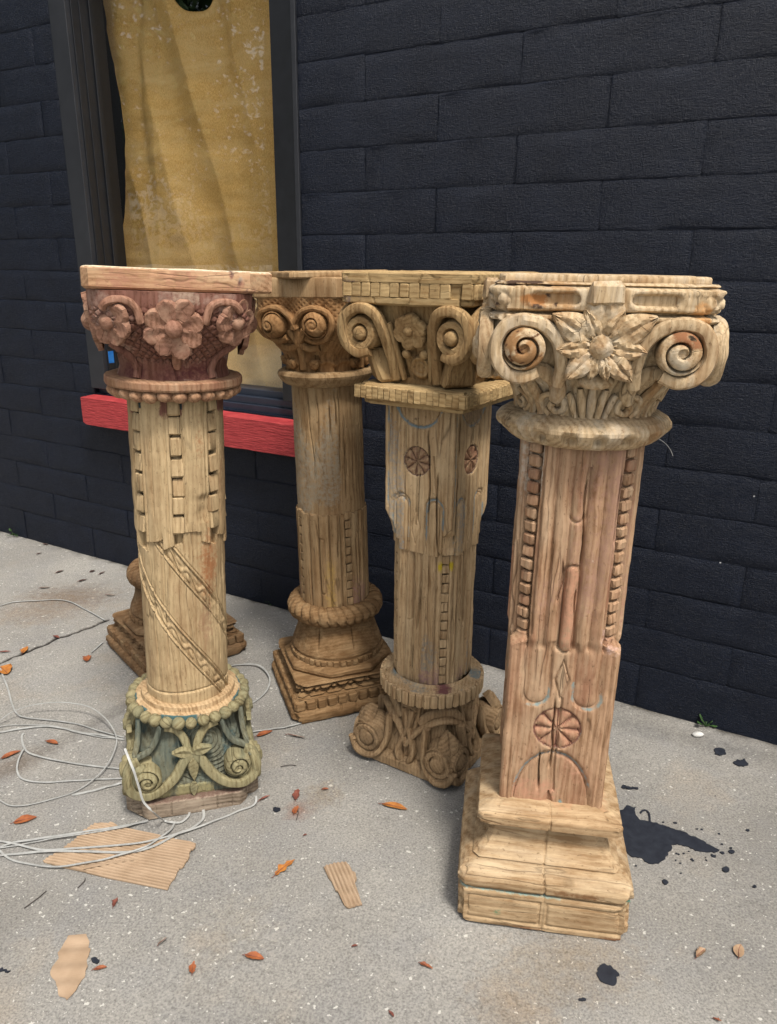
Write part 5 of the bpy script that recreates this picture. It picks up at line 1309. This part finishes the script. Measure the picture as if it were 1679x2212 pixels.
# ================================================================== loose things on the pavement
def up_frame(P, z0): return P
def ribbon(name, pts, label, wd=.0030, th=.0007, n=110, twist=0., seed=0, mat=None):
    """flat strap; pts (px, py[, lift m]) on the pavement, or (px, py, ('Y', depth)) in the air"""
    wd = wd * .70
    Q = []
    for p in pts:
        if len(p) > 2 and isinstance(p[2], tuple): Q.append(atY(p[0], p[1], p[2][1]))
        else:
            l = p[2] if len(p) > 2 else 0.; Q.append(gnd(p[0], p[1], l + .0022))
    P = smooth_path(Q, n); s = np.linspace(0, 1, n)
    P[:, 2] = np.maximum(P[:, 2] + .0012 * n1(s, 14, seed) + .0012, .0024)
    N = np.stack([.25 * n1(s, 5, seed + 1) + np.sin(s * twist), .25 * n1(s, 6, seed + 2), np.ones(n)], 1)
    V, F = sweep(P, wd, th, N, 6, power=5)
    o = build(name, V, F, mat or M_strap, sharp=30)
    return tag(o, label, 'strap', 'white plastic packing straps')
k3 = lambda x, y: ((x / 3.0725) * .8805, (1280 + y / 3.0725) * .8805)
k4 = lambda x, y: ((x / 2.3986) * .8805, (1850 + y / 2.3986) * .8805)
kz = lambda x, y: ((150 + x / 2.949) * .8805, (1300 + y / 2.949) * .8805)
def K(f, pts): return [(*f(p[0], p[1]), *p[2:]) for p in pts]
ribbon('packing_strap', K(k3, [(-60, 650), (0, 635), (110, 605), (280, 595), (430, 590), (530, 605), (640, 660), (790, 742)]), 'white strap curving across the far left pavement to the loose carved base', .0034)
ribbon('packing_strap', K(k3, [(-20, 1040), (20, 1160), (60, 1260), (90, 1370), (130, 1450), (200, 1480), (400, 1500), (600, 1530), (750, 1580), (935, 1628)]), 'white strap bending down past the orange leaf at the left edge', .0030)
ribbon('packing_strap', K(k3, [(-50, 1530), (0, 1500, .01), (100, 1435, .02), (250, 1385, .025), (420, 1365, .03), (560, 1372, .03), (680, 1400, .028), (780, 1470, .022), (850, 1560, .015), (880, 1650, .012), (860, 1740, .01), (800, 1850, .008), (700, 1950, .005), (560, 2040), (400, 2090), (200, 2140), (70, 2140), (-30, 2080)]), 'thin white strap lying in the largest open loop at the left', .0020, n=180)
ribbon('packing_strap', K(k3, [(-60, 1600), (0, 1590), (150, 1565), (330, 1545), (480, 1560), (600, 1590), (780, 1615), (935, 1648)]), 'broad white strap running nearly straight under the large loop to the beaded base', .0040, seed=3)
ribbon('packing_strap', K(k3, [(-60, 1560), (60, 1537), (200, 1535), (400, 1542), (560, 1585), (760, 1625), (930, 1640)]), 'thin white strap lying along the broad straight strap', .0018, seed=4)
ribbon('packing_strap', K(k3, [(178, 1600), (165, 1625), (180, 1700), (230, 1750), (400, 1795), (600, 1830), (800, 1855), (935, 1868)]), 'white strap with a hooked end beside the red leaf', .0034, seed=5, twist=.8)
ribbon('packing_strap', K(k3, [(180, 1716, .004), (140, 1800), (130, 1880), (170, 1940), (300, 1965), (550, 1955), (750, 1945), (940, 1938)]), 'white strap turning back in a narrow bend left of the teal base', .0028, seed=6)
ribbon('packing_strap', K(k3, [(545, 2062), (700, 2030), (850, 1990), (940, 1968)]), 'short white strap end with a frayed tip left of the teal base', .0042, seed=7)
ribbon('packing_strap', K(k4, [(-60, 575), (0, 550), (100, 520), (300, 490, .004), (500, 460, .006), (700, 430, .005), (872, 394)]), 'broad white strap crossing the top of the corrugated cardboard', .0036, seed=8)
ribbon('packing_strap', K(k4, [(-40, 560), (120, 537), (300, 500, .004), (520, 470, .006), (700, 437, .006), (868, 398)]), 'thin white strap following the broad one over the cardboard', .0016, seed=9)
ribbon('packing_strap', K(k4, [(-60, 612), (0, 600), (150, 585), (300, 572, .004), (500, 576, .006), (740, 580, .006), (900, 545, .006), (1050, 470, .003), (1130, 440), (1195, 385), (1197, 330)]), 'white strap lying flat across the middle of the cardboard', .0040, seed=10)
ribbon('packing_strap', K(k4, [(-60, 505), (0, 515), (100, 535), (250, 565, .004), (450, 555, .006), (700, 540, .007), (900, 510, .006), (1170, 432, .002), (1300, 380), (1400, 340), (1480, 312), (1506, 285, .006), (1508, 250, .012)]), 'long white strap running from the left edge to the right corner of the beaded base', .0030, seed=11, n=160)
ribbon('packing_strap', K(k4, [(-30, 545), (60, 620), (200, 655), (350, 665, .004), (550, 635, .006), (700, 600, .008), (850, 550, .008), (960, 480, .006), (1010, 440, .003), (1030, 398)]), 'white strap bowing along the near side of the cardboard', .0028, seed=12)
ribbon('packing_strap', [(*k4(735, -30), ('Y', 1.262)), (*k4(765, 45), ('Y', 1.245)), (*k4(790, 110), ('Y', 1.235)), (*k4(820, 205), ('Y', 1.228)), (*k4(845, 282), ('Y', 1.222)), (*k4(900, 342), ('Y', 1.212)), (*k4(960, 390), .004), (*k4(1010, 405), .002), k4(1070, 402), k4(1108, 370), k4(1116, 342)], 'white strap draped down the left front of the teal scroll base', .0034, seed=13)
ribbon('packing_strap', K(kz, [(1150, 1003), (1280, 980), (1400, 975, .004), (1470, 1010, .006), (1510, 1080, .006), (1490, 1160, .004), (1420, 1230), (1300, 1295)]), 'white strap loop between the beaded column and the stepped base', .0032, seed=14)
ribbon('packing_strap', K(kz, [(1318, 1478), (1450, 1452), (1622, 1430), (1730, 1402), (1790, 1388)]), 'straight white strap leading to the corner of the stepped base', .0034, seed=15)
ribbon('packing_strap', K(k3, [(690, 985), (735, 948), (778, 910)]), 'short stub of white strap poking out from the loose carved base', .0030, seed=16)

# fallen leaves: (px, py, length px, heading degrees in the picture, shape, material, width ratio, curl, label)
def leaf(px, py, Lpx, ang, mi, wr, curl, label, shape='oval', name='fallen_leaf'):
    a = gnd(px - Lpx / 2 * math.cos(rad(ang)), py + Lpx / 2 * math.sin(rad(ang))); b = gnd(px + Lpx / 2 * math.cos(rad(ang)), py - Lpx / 2 * math.sin(rad(ang)))
    L = float(np.linalg.norm(b - a)); nu, nv = 26, 9
    s = np.linspace(0, 1, nu); v = np.linspace(-1, 1, nv); sd_ = int(px * 7 + py)
    wdt = np.maximum(np.sin(PI * s ** .85) ** .8, .025)
    if shape == 'lobed': wdt = wdt * (.72 + .28 * np.sin(s * 17 + 1))
    if shape == 'torn': wdt = wdt * (.55 + .45 * np.abs(n1(s, 9, sd_)) * 1.8)
    wdt = wdt * (1 + .12 * n1(s, 8, sd_))
    Sg, Vg = np.meshgrid(s, v, indexing='ij'); w_ = L * wr / 2
    Xl = L * Sg + .02 * L * n1(Vg, 2, sd_); Yl = w_ * Vg * wdt[:, None] + .06 * L * np.sin(Sg * 3)
    Zl = .0016 + curl * L * (.5 * (Vg * wdt[:, None]) ** 2 * wr * 1.4 + .35 * (Sg - .45) ** 2) + .03 * L * curl * 2 * n1(Sg * 3 + Vg, 2, sd_) * 1 - .0006 * np.exp(-(Vg / .15) ** 2)
    Zl = Zl - Zl.min() + .0016
    n = nu * nv; top = np.stack([Xl, Yl, Zl + .0005], -1).reshape(-1, 3); bot = np.stack([Xl, Yl, Zl], -1).reshape(-1, 3)
    F = gridF(nu, nv); rim = [i * nv for i in range(nu)] + [(nu - 1) * nv + j for j in range(1, nv)] + [i * nv + nv - 1 for i in range(nu - 2, -1, -1)] + list(range(nv - 2, 0, -1))
    side = np.array([[p, q, q + n, p + n] for p, q in zip(rim, rim[1:] + rim[:1])])
    h = math.atan2(b[1] - a[1], b[0] - a[0])
    M = Matrix.Translation((a[0], a[1], .0005)) @ Matrix.Rotation(h, 4, 'Z')
    o = build(name, np.vstack([top, bot]), [F, F[:, ::-1] + n, side], M_lf[mi], None, M, 60)
    # stalk
    P = np.array([[-.16 * L, .02 * L, .002], [-.06 * L, 0, .0022], [0, 0, .0025 + Zl[0].min()], [.5 * L, .06 * L * .99, Zl[nu // 2, nv // 2] + .0008], [.92 * L, .06 * L * math.sin(2.76), Zl[-3, nv // 2] + .0006]])
    v2, f2 = sweep(smooth_path(P, 16), .0007 * max(L / .05, .6), .0005, ns=5); build('stalk', v2, f2, M_lf[5], o)
    return tag(o, label, 'leaf', 'fallen leaves on the pavement')
leaf(55, 1774, 52, 14, 0, .50, .12, 'broad rusty brown leaf left of the corrugated cardboard')
leaf(250, 1952, 22, 62, 5, .55, .5, 'dark curled leaf below the corrugated cardboard', 'torn')
leaf(616, 1877, 54, 38, 1, .40, .18, 'orange lobed leaf left of the small ribbed cardboard scrap', 'lobed')
leaf(352, 2036, 24, 40, 4, .6, .5, 'small grey curled leaf between the two lower cardboard scraps', 'torn')
leaf(550, 2071, 42, -12, 0, .42, .2, 'brown leaf pointing left in the lower middle pavement')
leaf(418, 2093, 28, 80, 0, .55, .2, 'small rust coloured leaf standing upright in the lower left', 'torn')
leaf(217, 2095, 30, 12, 0, .36, .25, 'red brown leaf beside the torn kraft paper piece')
leaf(24, 1633, 46, 22, 0, .36, .2, 'long red leaf at the left edge among the straps')
leaf(113, 1606, 26, -14, 0, .40, .2, 'small red leaf inside the large strap loop')
leaf(7, 1451, 24, -40, 1, .75, .25, 'round orange leaf at the left edge on a strap')
leaf(55, 1406, 18, 50, 1, .7, .3, 'small orange leaf on the pavement crack', 'torn')
leaf(10, 1410, 26, 4, 5, .22, .2, 'narrow brown leaf at the left edge near the crack')
leaf(122, 1378, 13, -20, 5, .5, .4, 'tiny brown leaf just above the pavement crack', 'torn')
leaf(190, 1424, 14, 70, 0, .7, .3, 'tiny rust leaf left of the loose carved base', 'torn')
leaf(179, 1255, 20, 15, 3, .36, .1, 'dark pointed leaf near the wall left of the loose base')
leaf(200, 1235, 12, 20, 3, .6, .1, 'small dark round leaf near the wall')
leaf(130, 1236, 19, 18, 3, .34, .1, 'dark slim leaf near the wall at far left')
leaf(221, 1239, 14, 25, 3, .28, .1, 'dark sliver of leaf nearest the rope ring')
leaf(85, 1197, 11, 15, 3, .4, .1, 'dark leaf fragment left of the green weed')
leaf(99, 1177, 10, -10, 3, .5, .1, 'dark leaf fragment at the foot of the wall by the weed')
leaf(239, 1287, 18, -5, 4, .55, .1, 'pale grey leaf above the loose carved base')
leaf(97, 1271, 22, 5, 4, .4, .1, 'pale grey leaf lying in the rusty stain')
leaf(853, 1746, 56, -13, 1, .30, .2, 'golden brown pointed leaf in front of the dark volute base')
leaf(642, 1719, 24, 75, 5, .55, .35, 'crumpled red brown leaf right of the teal scroll base', 'torn')
leaf(640, 1752, 20, 60, 0, .6, .3, 'pink brown leaf with a long stalk beside the black paint drip', 'torn')
leaf(703, 1707, 14, 5, 0, .5, .3, 'tiny rust leaf in front of the middle columns', 'torn')
leaf(767, 2046, 12, 10, 5, .6, .3, 'tiny dark red leaf below the ribbed cardboard scrap', 'torn')
leaf(921, 2090, 30, -25, 0, .35, .4, 'thin curled reddish leaf below the tall column', 'torn')
leaf(846, 2194, 16, -50, 5, .6, .4, 'red brown leaf fragment at the bottom edge in the middle', 'torn')
leaf(572, 1587, 36, 18, 0, .38, .15, 'orange red leaf beside the strap in front of the stepped base')
leaf(572, 1727, 26, 25, 5, .18, .5, 'thin curled leaf touching the right corner of the teal base')
leaf(660, 1806, 8, 20, 5, .7, .3, 'speck of dark red leaf above the ribbed cardboard scrap', 'torn')
leaf(1514, 2063, 26, 42, 2, .55, .7, 'curled beige leaf on the pavement at lower right', 'torn')
leaf(1598, 2057, 28, 80, 2, .62, .1, 'oval tan leaf at lower right')
leaf(1550, 2206, 18, -20, 0, .45, .3, 'red brown leaf fragment at the bottom right edge', 'torn')
leaf(642, 1594, 40, -12, 4, .12, .4, 'curled grey twig like leaf in front of the stepped base')
for (x0, y0, x1, y1, lb) in ((100, 1925, 52, 1962, 'thin curved twig left of the corrugated cardboard'), (184, 1897, 168, 1918, 'short dark twig below the corrugated cardboard'), (606, 1656, 640, 1654, 'short twig on the pavement between the front columns'), (640, 1744, 640, 1772, 'dark upright twig beside the pink brown leaf')):
    a, b = gnd(x0, y0, .002), gnd(x1, y1, .002); m = (a + b) / 2 + np.array([.004, .003, .001])
    v, f = sweep(smooth_path([a, m, b], 16), .0009, .0008, ns=6); tag(build('twig', v, f, M_lf[3]), lb, 'twig')

# spilled paint
def blot(pts, label, seed=0, th=.0011, jag=.0035, f=None, name='paint_spill', mat=None):
    Q = gpath([f(*p) for p in pts] if f else pts); out = []
    for a, b in zip(Q, np.roll(Q, -1, 0)):
        n = max(2, int(np.hypot(*(b - a)) / .0022))
        for i in range(n): out.append(a + (b - a) * i / n)
    out = np.array(out); n = len(out); c = out.mean(0); t = np.arange(n)
    d = np.stack([np.roll(out, -1, 0)[:, 1] - np.roll(out, 1, 0)[:, 1], -(np.roll(out, -1, 0)[:, 0] - np.roll(out, 1, 0)[:, 0])], 1); d /= np.linalg.norm(d, axis=1, keepdims=True) + 1e-9
    out = out + d * (jag * 1.4 * (n1(t, .55, seed) * .5 + n1(t, .21, seed + 3) * .6 + n1(t, .07, seed + 5) * 1.0))[:, None]
    V = np.vstack([np.hstack([out, np.full((n, 1), .0003)]), np.hstack([out, np.full((n, 1), .0010 + th)])])
    me = bpy.data.meshes.new(name)
    side = [[i, (i + 1) % n, n + (i + 1) % n, n + i] for i in range(n)]
    me.from_pydata(V.tolist(), [], [list(range(n, 2 * n))] + side)
    o = obj(name, me, mat or M_spill, None, None, 30)
    return tag(o, label, 'paint spill', 'dried paint on the pavement')
k6 = lambda x, y: ((1400 + x / 2.564) * .8805, (1650 + y / 2.564) * .8805)
blot([(270, 880), (300, 868), (350, 838), (412, 850), (405, 900), (440, 935), (500, 945), (600, 970), (720, 1015), (820, 1060), (935, 1122), (900, 1132), (820, 1122), (740, 1100), (660, 1075), (628, 1085), (620, 1150), (590, 1195), (520, 1208), (470, 1190), (440, 1165), (380, 1160), (320, 1120), (280, 1050)], 'large dark navy paint spill with a pointed tail right of the plinth', 1, f=k6)
def ell(x, y, rx, ry, n=14): return [(x + rx * math.cos(i * 2 * PI / n), y + ry * math.sin(i * 2 * PI / n)) for i in range(n)]
for i, (x, y, rx, ry, lb) in enumerate(((1554, 1627, 11, 6, 'round navy paint drip near the wall, left of a pair'), (1600, 1646, 14, 8, 'round navy paint drip near the wall, right of a pair'), (1313, 2104, 22, 17, 'round dark paint blot in front of the plinth at lower right'), (1568, 1879, 9, 7, 'navy paint splash beyond the tip of the large spill'), (1437, 1906, 5, 4, 'small navy paint dot below the large spill'),
      (1348, 1701, 5, 4, 'navy paint dot above the large spill beside the plinth'), (1361, 1701, 10, 2.6, 'flat navy paint dash above the large spill'), (1581, 1841, 6, 3, 'small navy paint dash right of the spill tail'), (1630, 1917, 4, 3, 'tiny navy paint dot at the right edge'), (1258, 2161, 9, 4, 'dark paint smear at the bottom right of the plinth'),
      (598, 1749, 8, 5, 'black paint drip right of the teal scroll base'), (10, 2098, 15, 12, 'black paint blot at the lower left edge'), (205, 2076, 8, 6, 'dark pebble sized paint dot beside the torn kraft paper'))):
    blot(ell(x, y, rx, ry), lb, 20 + i, jag=.0060 if rx > 9 else .0017)
spill = next(o for o in C.objects if o.name == 'paint_spill'); rgs = np.random.default_rng(4); drops = []
for i in range(38):
    x, y = k6(*((rgs.normal(640, 230), rgs.normal(1060, 130)) if i % 2 else (rgs.uniform(560, 980), rgs.uniform(1080, 1190)))); g = gnd(x, y); r = rgs.uniform(.0006, .0020) * (1 if i % 5 else 1.7); k = 7
    a = np.arange(k) * 2 * PI / k; rr = r * rgs.uniform(.6, 1.2, k)
    V = np.vstack([np.stack([g[0] + 1.5 * rr * np.cos(a), g[1] + rr * np.sin(a), np.full(k, .0016)], 1), np.stack([g[0] + 1.55 * rr * np.cos(a), g[1] + 1.05 * rr * np.sin(a), np.full(k, .0002)], 1), [[g[0], g[1], .0019]]])
    t = np.arange(k); t2 = (t + 1) % k; drops.append((V, [np.stack([t + k, t2 + k, t2, t], 1), np.stack([np.full(k, 2 * k), t, t2], 1)]))
sp_ = build('splatter', *joinm(drops), M_spill, spill); sp_['kind'] = 'stuff'
# a curl of paint beside the spill
v, f = sweep(smooth_path([gnd(*k6(x, y), .0018) for x, y in ((440, 885), (455, 868), (478, 868), (495, 890), (500, 940))], 30), .0022, .0008, ns=6); tag(build('paint_spill', v, f, M_spill), 'thin hooked curl of navy paint on top of the large spill', 'paint spill', 'dried paint on the pavement')

# cardboard
def cardboard(pts, rib_dir, pitch, amp, label, name='cardboard_piece', thick=.003, f=None, jag=.002, lift=None, seed=0, res=.0022, flat=False):
    Q = gpath([f(*p) for p in pts]); out = []
    for a, b in zip(Q, np.roll(Q, -1, 0)):
        n = max(2, int(np.hypot(*(b - a)) / .003)); 
        for i in range(n): out.append(a + (b - a) * i / n)
    out = np.array(out); t = np.arange(len(out)); c = out.mean(0)
    d = out - c; d /= np.linalg.norm(d, axis=1, keepdims=True); out = out + d * (jag * (n1(t, .4, seed) + .6 * n1(t, .13, seed + 2)))[:, None]
    r0 = gpath([f(*p) for p in rib_dir]); rd = (r0[1] - r0[0]) / np.linalg.norm(r0[1] - r0[0]); nd = np.array([-rd[1], rd[0]])
    # scan lines across the ribs, each clipped to the outline
    s = out @ rd; q = out @ nd; qs = np.arange(q.min() + .0004, q.max() - .0003, pitch / 8); nu = 46
    rows = []
    for qq in qs:
        xs = []
        for i in range(len(q)):
            a, b = q[i], q[(i + 1) % len(q)]
            if (a <= qq) != (b <= qq): xs.append(s[i] + (s[(i + 1) % len(q)] - s[i]) * (qq - a) / (b - a))
        if len(xs) < 2: continue
        xs.sort(); rows.append(np.stack([np.linspace(xs[0], xs[-1], nu), np.full(nu, qq)], 1))
    G = np.array(rows); m = len(G); fl = G.reshape(-1, 2); XY = fl[:, :1] * rd + fl[:, 1:] * nd; P = np.hstack([XY, np.zeros((len(XY), 1))])
    wv = (fl[:, 1] + .0009 * vnoise(P, 26, seed)) / pitch
    tri = np.abs((wv % 1) * 2 - 1)
    z = thick + amp * (np.sqrt(np.clip(1 - (tri * 1.02 - .02) ** 2 * .97, 0, 1)) - .6) if not flat else np.full(len(fl), thick) + amp * np.sin(wv * 2 * PI)
    z = z + .0012 * vnoise(P, 16, seed + 3)
    if lift: z = z + lift(XY)
    V = np.vstack([np.hstack([XY, z[:, None]]), np.hstack([XY, np.maximum(z[:, None] - thick, .0008) * .9])])
    F = gridF(m, nu); n = m * nu; rim = [i * nu for i in range(m)] + [(m - 1) * nu + j for j in range(1, nu)] + [i * nu + nu - 1 for i in range(m - 2, -1, -1)] + list(range(nu - 2, 0, -1))
    side = np.array([[a, b, b + n, a + n] for a, b in zip(rim, rim[1:] + rim[:1])])
    o = build(name, V, [F, F[:, ::-1] + n, side], M_card, None, None, 60)
    return tag(o, label, 'cardboard')
c1 = cardboard([(252, 637), (400, 545), (560, 425), (655, 420), (900, 480), (1165, 540), (1075, 670), (982, 802), (860, 770), (770, 745), (500, 706), (480, 684), (330, 668)], [(500, 545), (1000, 640)], .0066, .0050, 'large sheet of ribbed corrugated cardboard under the white straps', f=k4, seed=3, jag=.0045, lift=lambda XY: .006 * sm(vnoise(np.hstack([XY, XY[:, :1] * 0]), 9, 5), .0, .8))
Q = [k4(*p) for p in ((492, 668), (560, 655), (650, 640), (740, 628), (795, 620))]
P_ = smooth_path([gnd(x, y, .006) for x, y in Q], 40); v, f = sweep(P_, np.interp(np.linspace(0, 1, 40), [0, .3, 1], [.006, .005, .0012]), .0011, (0, .3, 1), 8, power=3); v += .0006 * np.stack([vnoise(v, 150, j) for j in range(3)], 1)
build('torn_flap', v, f, M_card, c1)
c2 = cardboard([(468, 672), (520, 655), (600, 642), (640, 690), (668, 740), (655, 788), (690, 890), (610, 915), (582, 895), (555, 830), (520, 780), (490, 715)], [(545, 660), (640, 890)], .0075, .0050, 'small torn scrap of ribbed cardboard in front of the middle columns', f=lambda x, y: ((600 + x / 2.3986) * .8805, (1850 + y / 2.3986) * .8805), jag=.0055, seed=8, lift=lambda XY: .007 * sm(vnoise(np.hstack([XY, XY[:, :1] * 0]), 22, 5), .0, .8))
c3 = cardboard([(400, 1078), (455, 1070), (507, 1065), (522, 1130), (520, 1190), (528, 1255), (500, 1320), (460, 1370), (392, 1455), (352, 1420), (320, 1330), (300, 1280), (335, 1220), (350, 1150)], [(330, 1250), (520, 1235)], .030, .0012, 'smooth torn piece of brown kraft cardboard at lower left', f=k4, jag=.005, seed=12, lift=lambda XY: .008 * sm(vnoise(np.hstack([XY, XY[:, :1] * 0]), 17, 9), .0, .8), flat=True, thick=.0022)

# weeds where the wall meets the pavement, a pale stone, a stray thread
def weed(px, py, n, r, label, seed):
    rg = np.random.default_rng(seed); g = gnd(px, py); parts = []
    for i in range(n):
        a = rg.uniform(0, 2 * PI); L = r * rg.uniform(.4, 1.0); e = rg.uniform(.15, 1.0); W = L * .28
        V, F = petalV(L * .45, W * .6, .0009, 'leaf', nu=6, nv=4)
        M = np.array(Matrix.Rotation(a, 3, 'Z') @ Matrix.Rotation(-e, 3, 'Y')); base = M @ np.array([L * .6, 0, 0])
        parts.append((V @ M.T + base, F))
        sv, sf = sweep(np.array([[0, 0, 0], base * .5 + [0, 0, .002], base]), .0008, .0008, ns=5); parts.append((sv, sf))
    V, F = joinm(parts); o = build('weed', V, F, M_weed, None, Matrix.Translation((g[0], g[1], .001))); tag(o, label, 'weed')
weed(114, 1168, 26, .042, 'small green weed at the foot of the wall at far left', 3)
weed(1525, 1570, 16, .032, 'small green weed at the foot of the wall at right', 4)
weed(30, 1157, 10, .035, 'low flat weed at the foot of the wall beside the left edge', 5)
weed(585, 1304, 10, .030, 'tiny weed at the foot of the wall behind the stepped base', 6)
v, f = ballV(.012); v *= [1.1, .7, .5]; v += .0015 * np.stack([vnoise(v, 120, j) for j in range(3)], 1); g = gnd(1508, 1590)
tag(build('stone', v, f, simple('white_stone', (.5, .49, .46), (.68, .67, .63), 50), None, Matrix.Translation((g[0], g[1], .005))), 'small white stone beside the weed at the right wall', 'stone')
th_ = smooth_path([atY(*p, 1.06) for p in ((1424, 948), (1438, 958), (1449, 972), (1454, 985))], 20)
v, f = sweep(th_, .0005, .0005, ns=5); tag(build('loose_thread', v, f, M_strap), 'fine pale thread hanging from the round collar of the tall column', 'thread')

# ================================================================== street trees the window reflects
def tree(loc, hgt, cr_, label, seed, base):
    rg = np.random.default_rng(seed); t = empty('street_tree', loc); tag(t, label, 'tree', 'trees across the street')
    limbs = [sweep(smooth_path([(0, 0, -.1), (.08, .05, hgt * .3), (-.05, .1, hgt * .6), (.1, 0, hgt * .92)], 14), np.linspace(.22, .05, 14), np.linspace(.22, .05, 14), (1, 0, 0), 8)]
    for i in range(9):
        a = rg.uniform(0, 2 * PI); z = hgt * rg.uniform(.3, .75); L = cr_ * rg.uniform(.6, 1.); d = np.array([math.cos(a), math.sin(a), .45])
        limbs.append(sweep(smooth_path([(0, 0, z), np.array([0, 0, z]) + d * L * .5 + [0, 0, .15], np.array([0, 0, z]) + d * L], 8), np.linspace(.08, .015, 8), np.linspace(.08, .015, 8), (.3, .2, 1), 6))
    build('trunk', *joinm(limbs), M_bark, t)
    n = 19000; k = 180; cen = rg.normal(0, 1, (k, 3)); cen /= np.linalg.norm(cen, axis=1, keepdims=True); cen *= rg.uniform(.35, 1, (k, 1)) ** .6
    cen = cen * [cr_, cr_, (hgt - base) / 2] + [0, 0, (hgt + base) / 2]
    p = cen[rg.integers(0, k, n)] + rg.normal(0, .27, (n, 3)); a = rg.normal(0, 1, (n, 3)); a /= np.linalg.norm(a, axis=1, keepdims=True); b = np.cross(a, rg.normal(0, 1, (n, 3))); b /= np.linalg.norm(b, axis=1, keepdims=True)
    L = rg.uniform(.045, .075, (n, 1)); V = np.stack([p - a * L, p + b * L * .5, p + a * L, p - b * L * .5], 1).reshape(-1, 3)
    o = build('crown', V, np.arange(4 * n).reshape(n, 4), M_leaf, t, sharp=0)
tree((-8.6, 2.1, 0), 6.0, 2.0, 'leafy street tree opposite the window', 1, .75)
tree((-10.2, 5.4, 0), 6.6, 2.3, 'taller leafy street tree further along the street', 2, .8)
tree((-9.6, -1.6, 0), 6.2, 2.2, 'leafy street tree nearer the camera across the street', 3, .8)
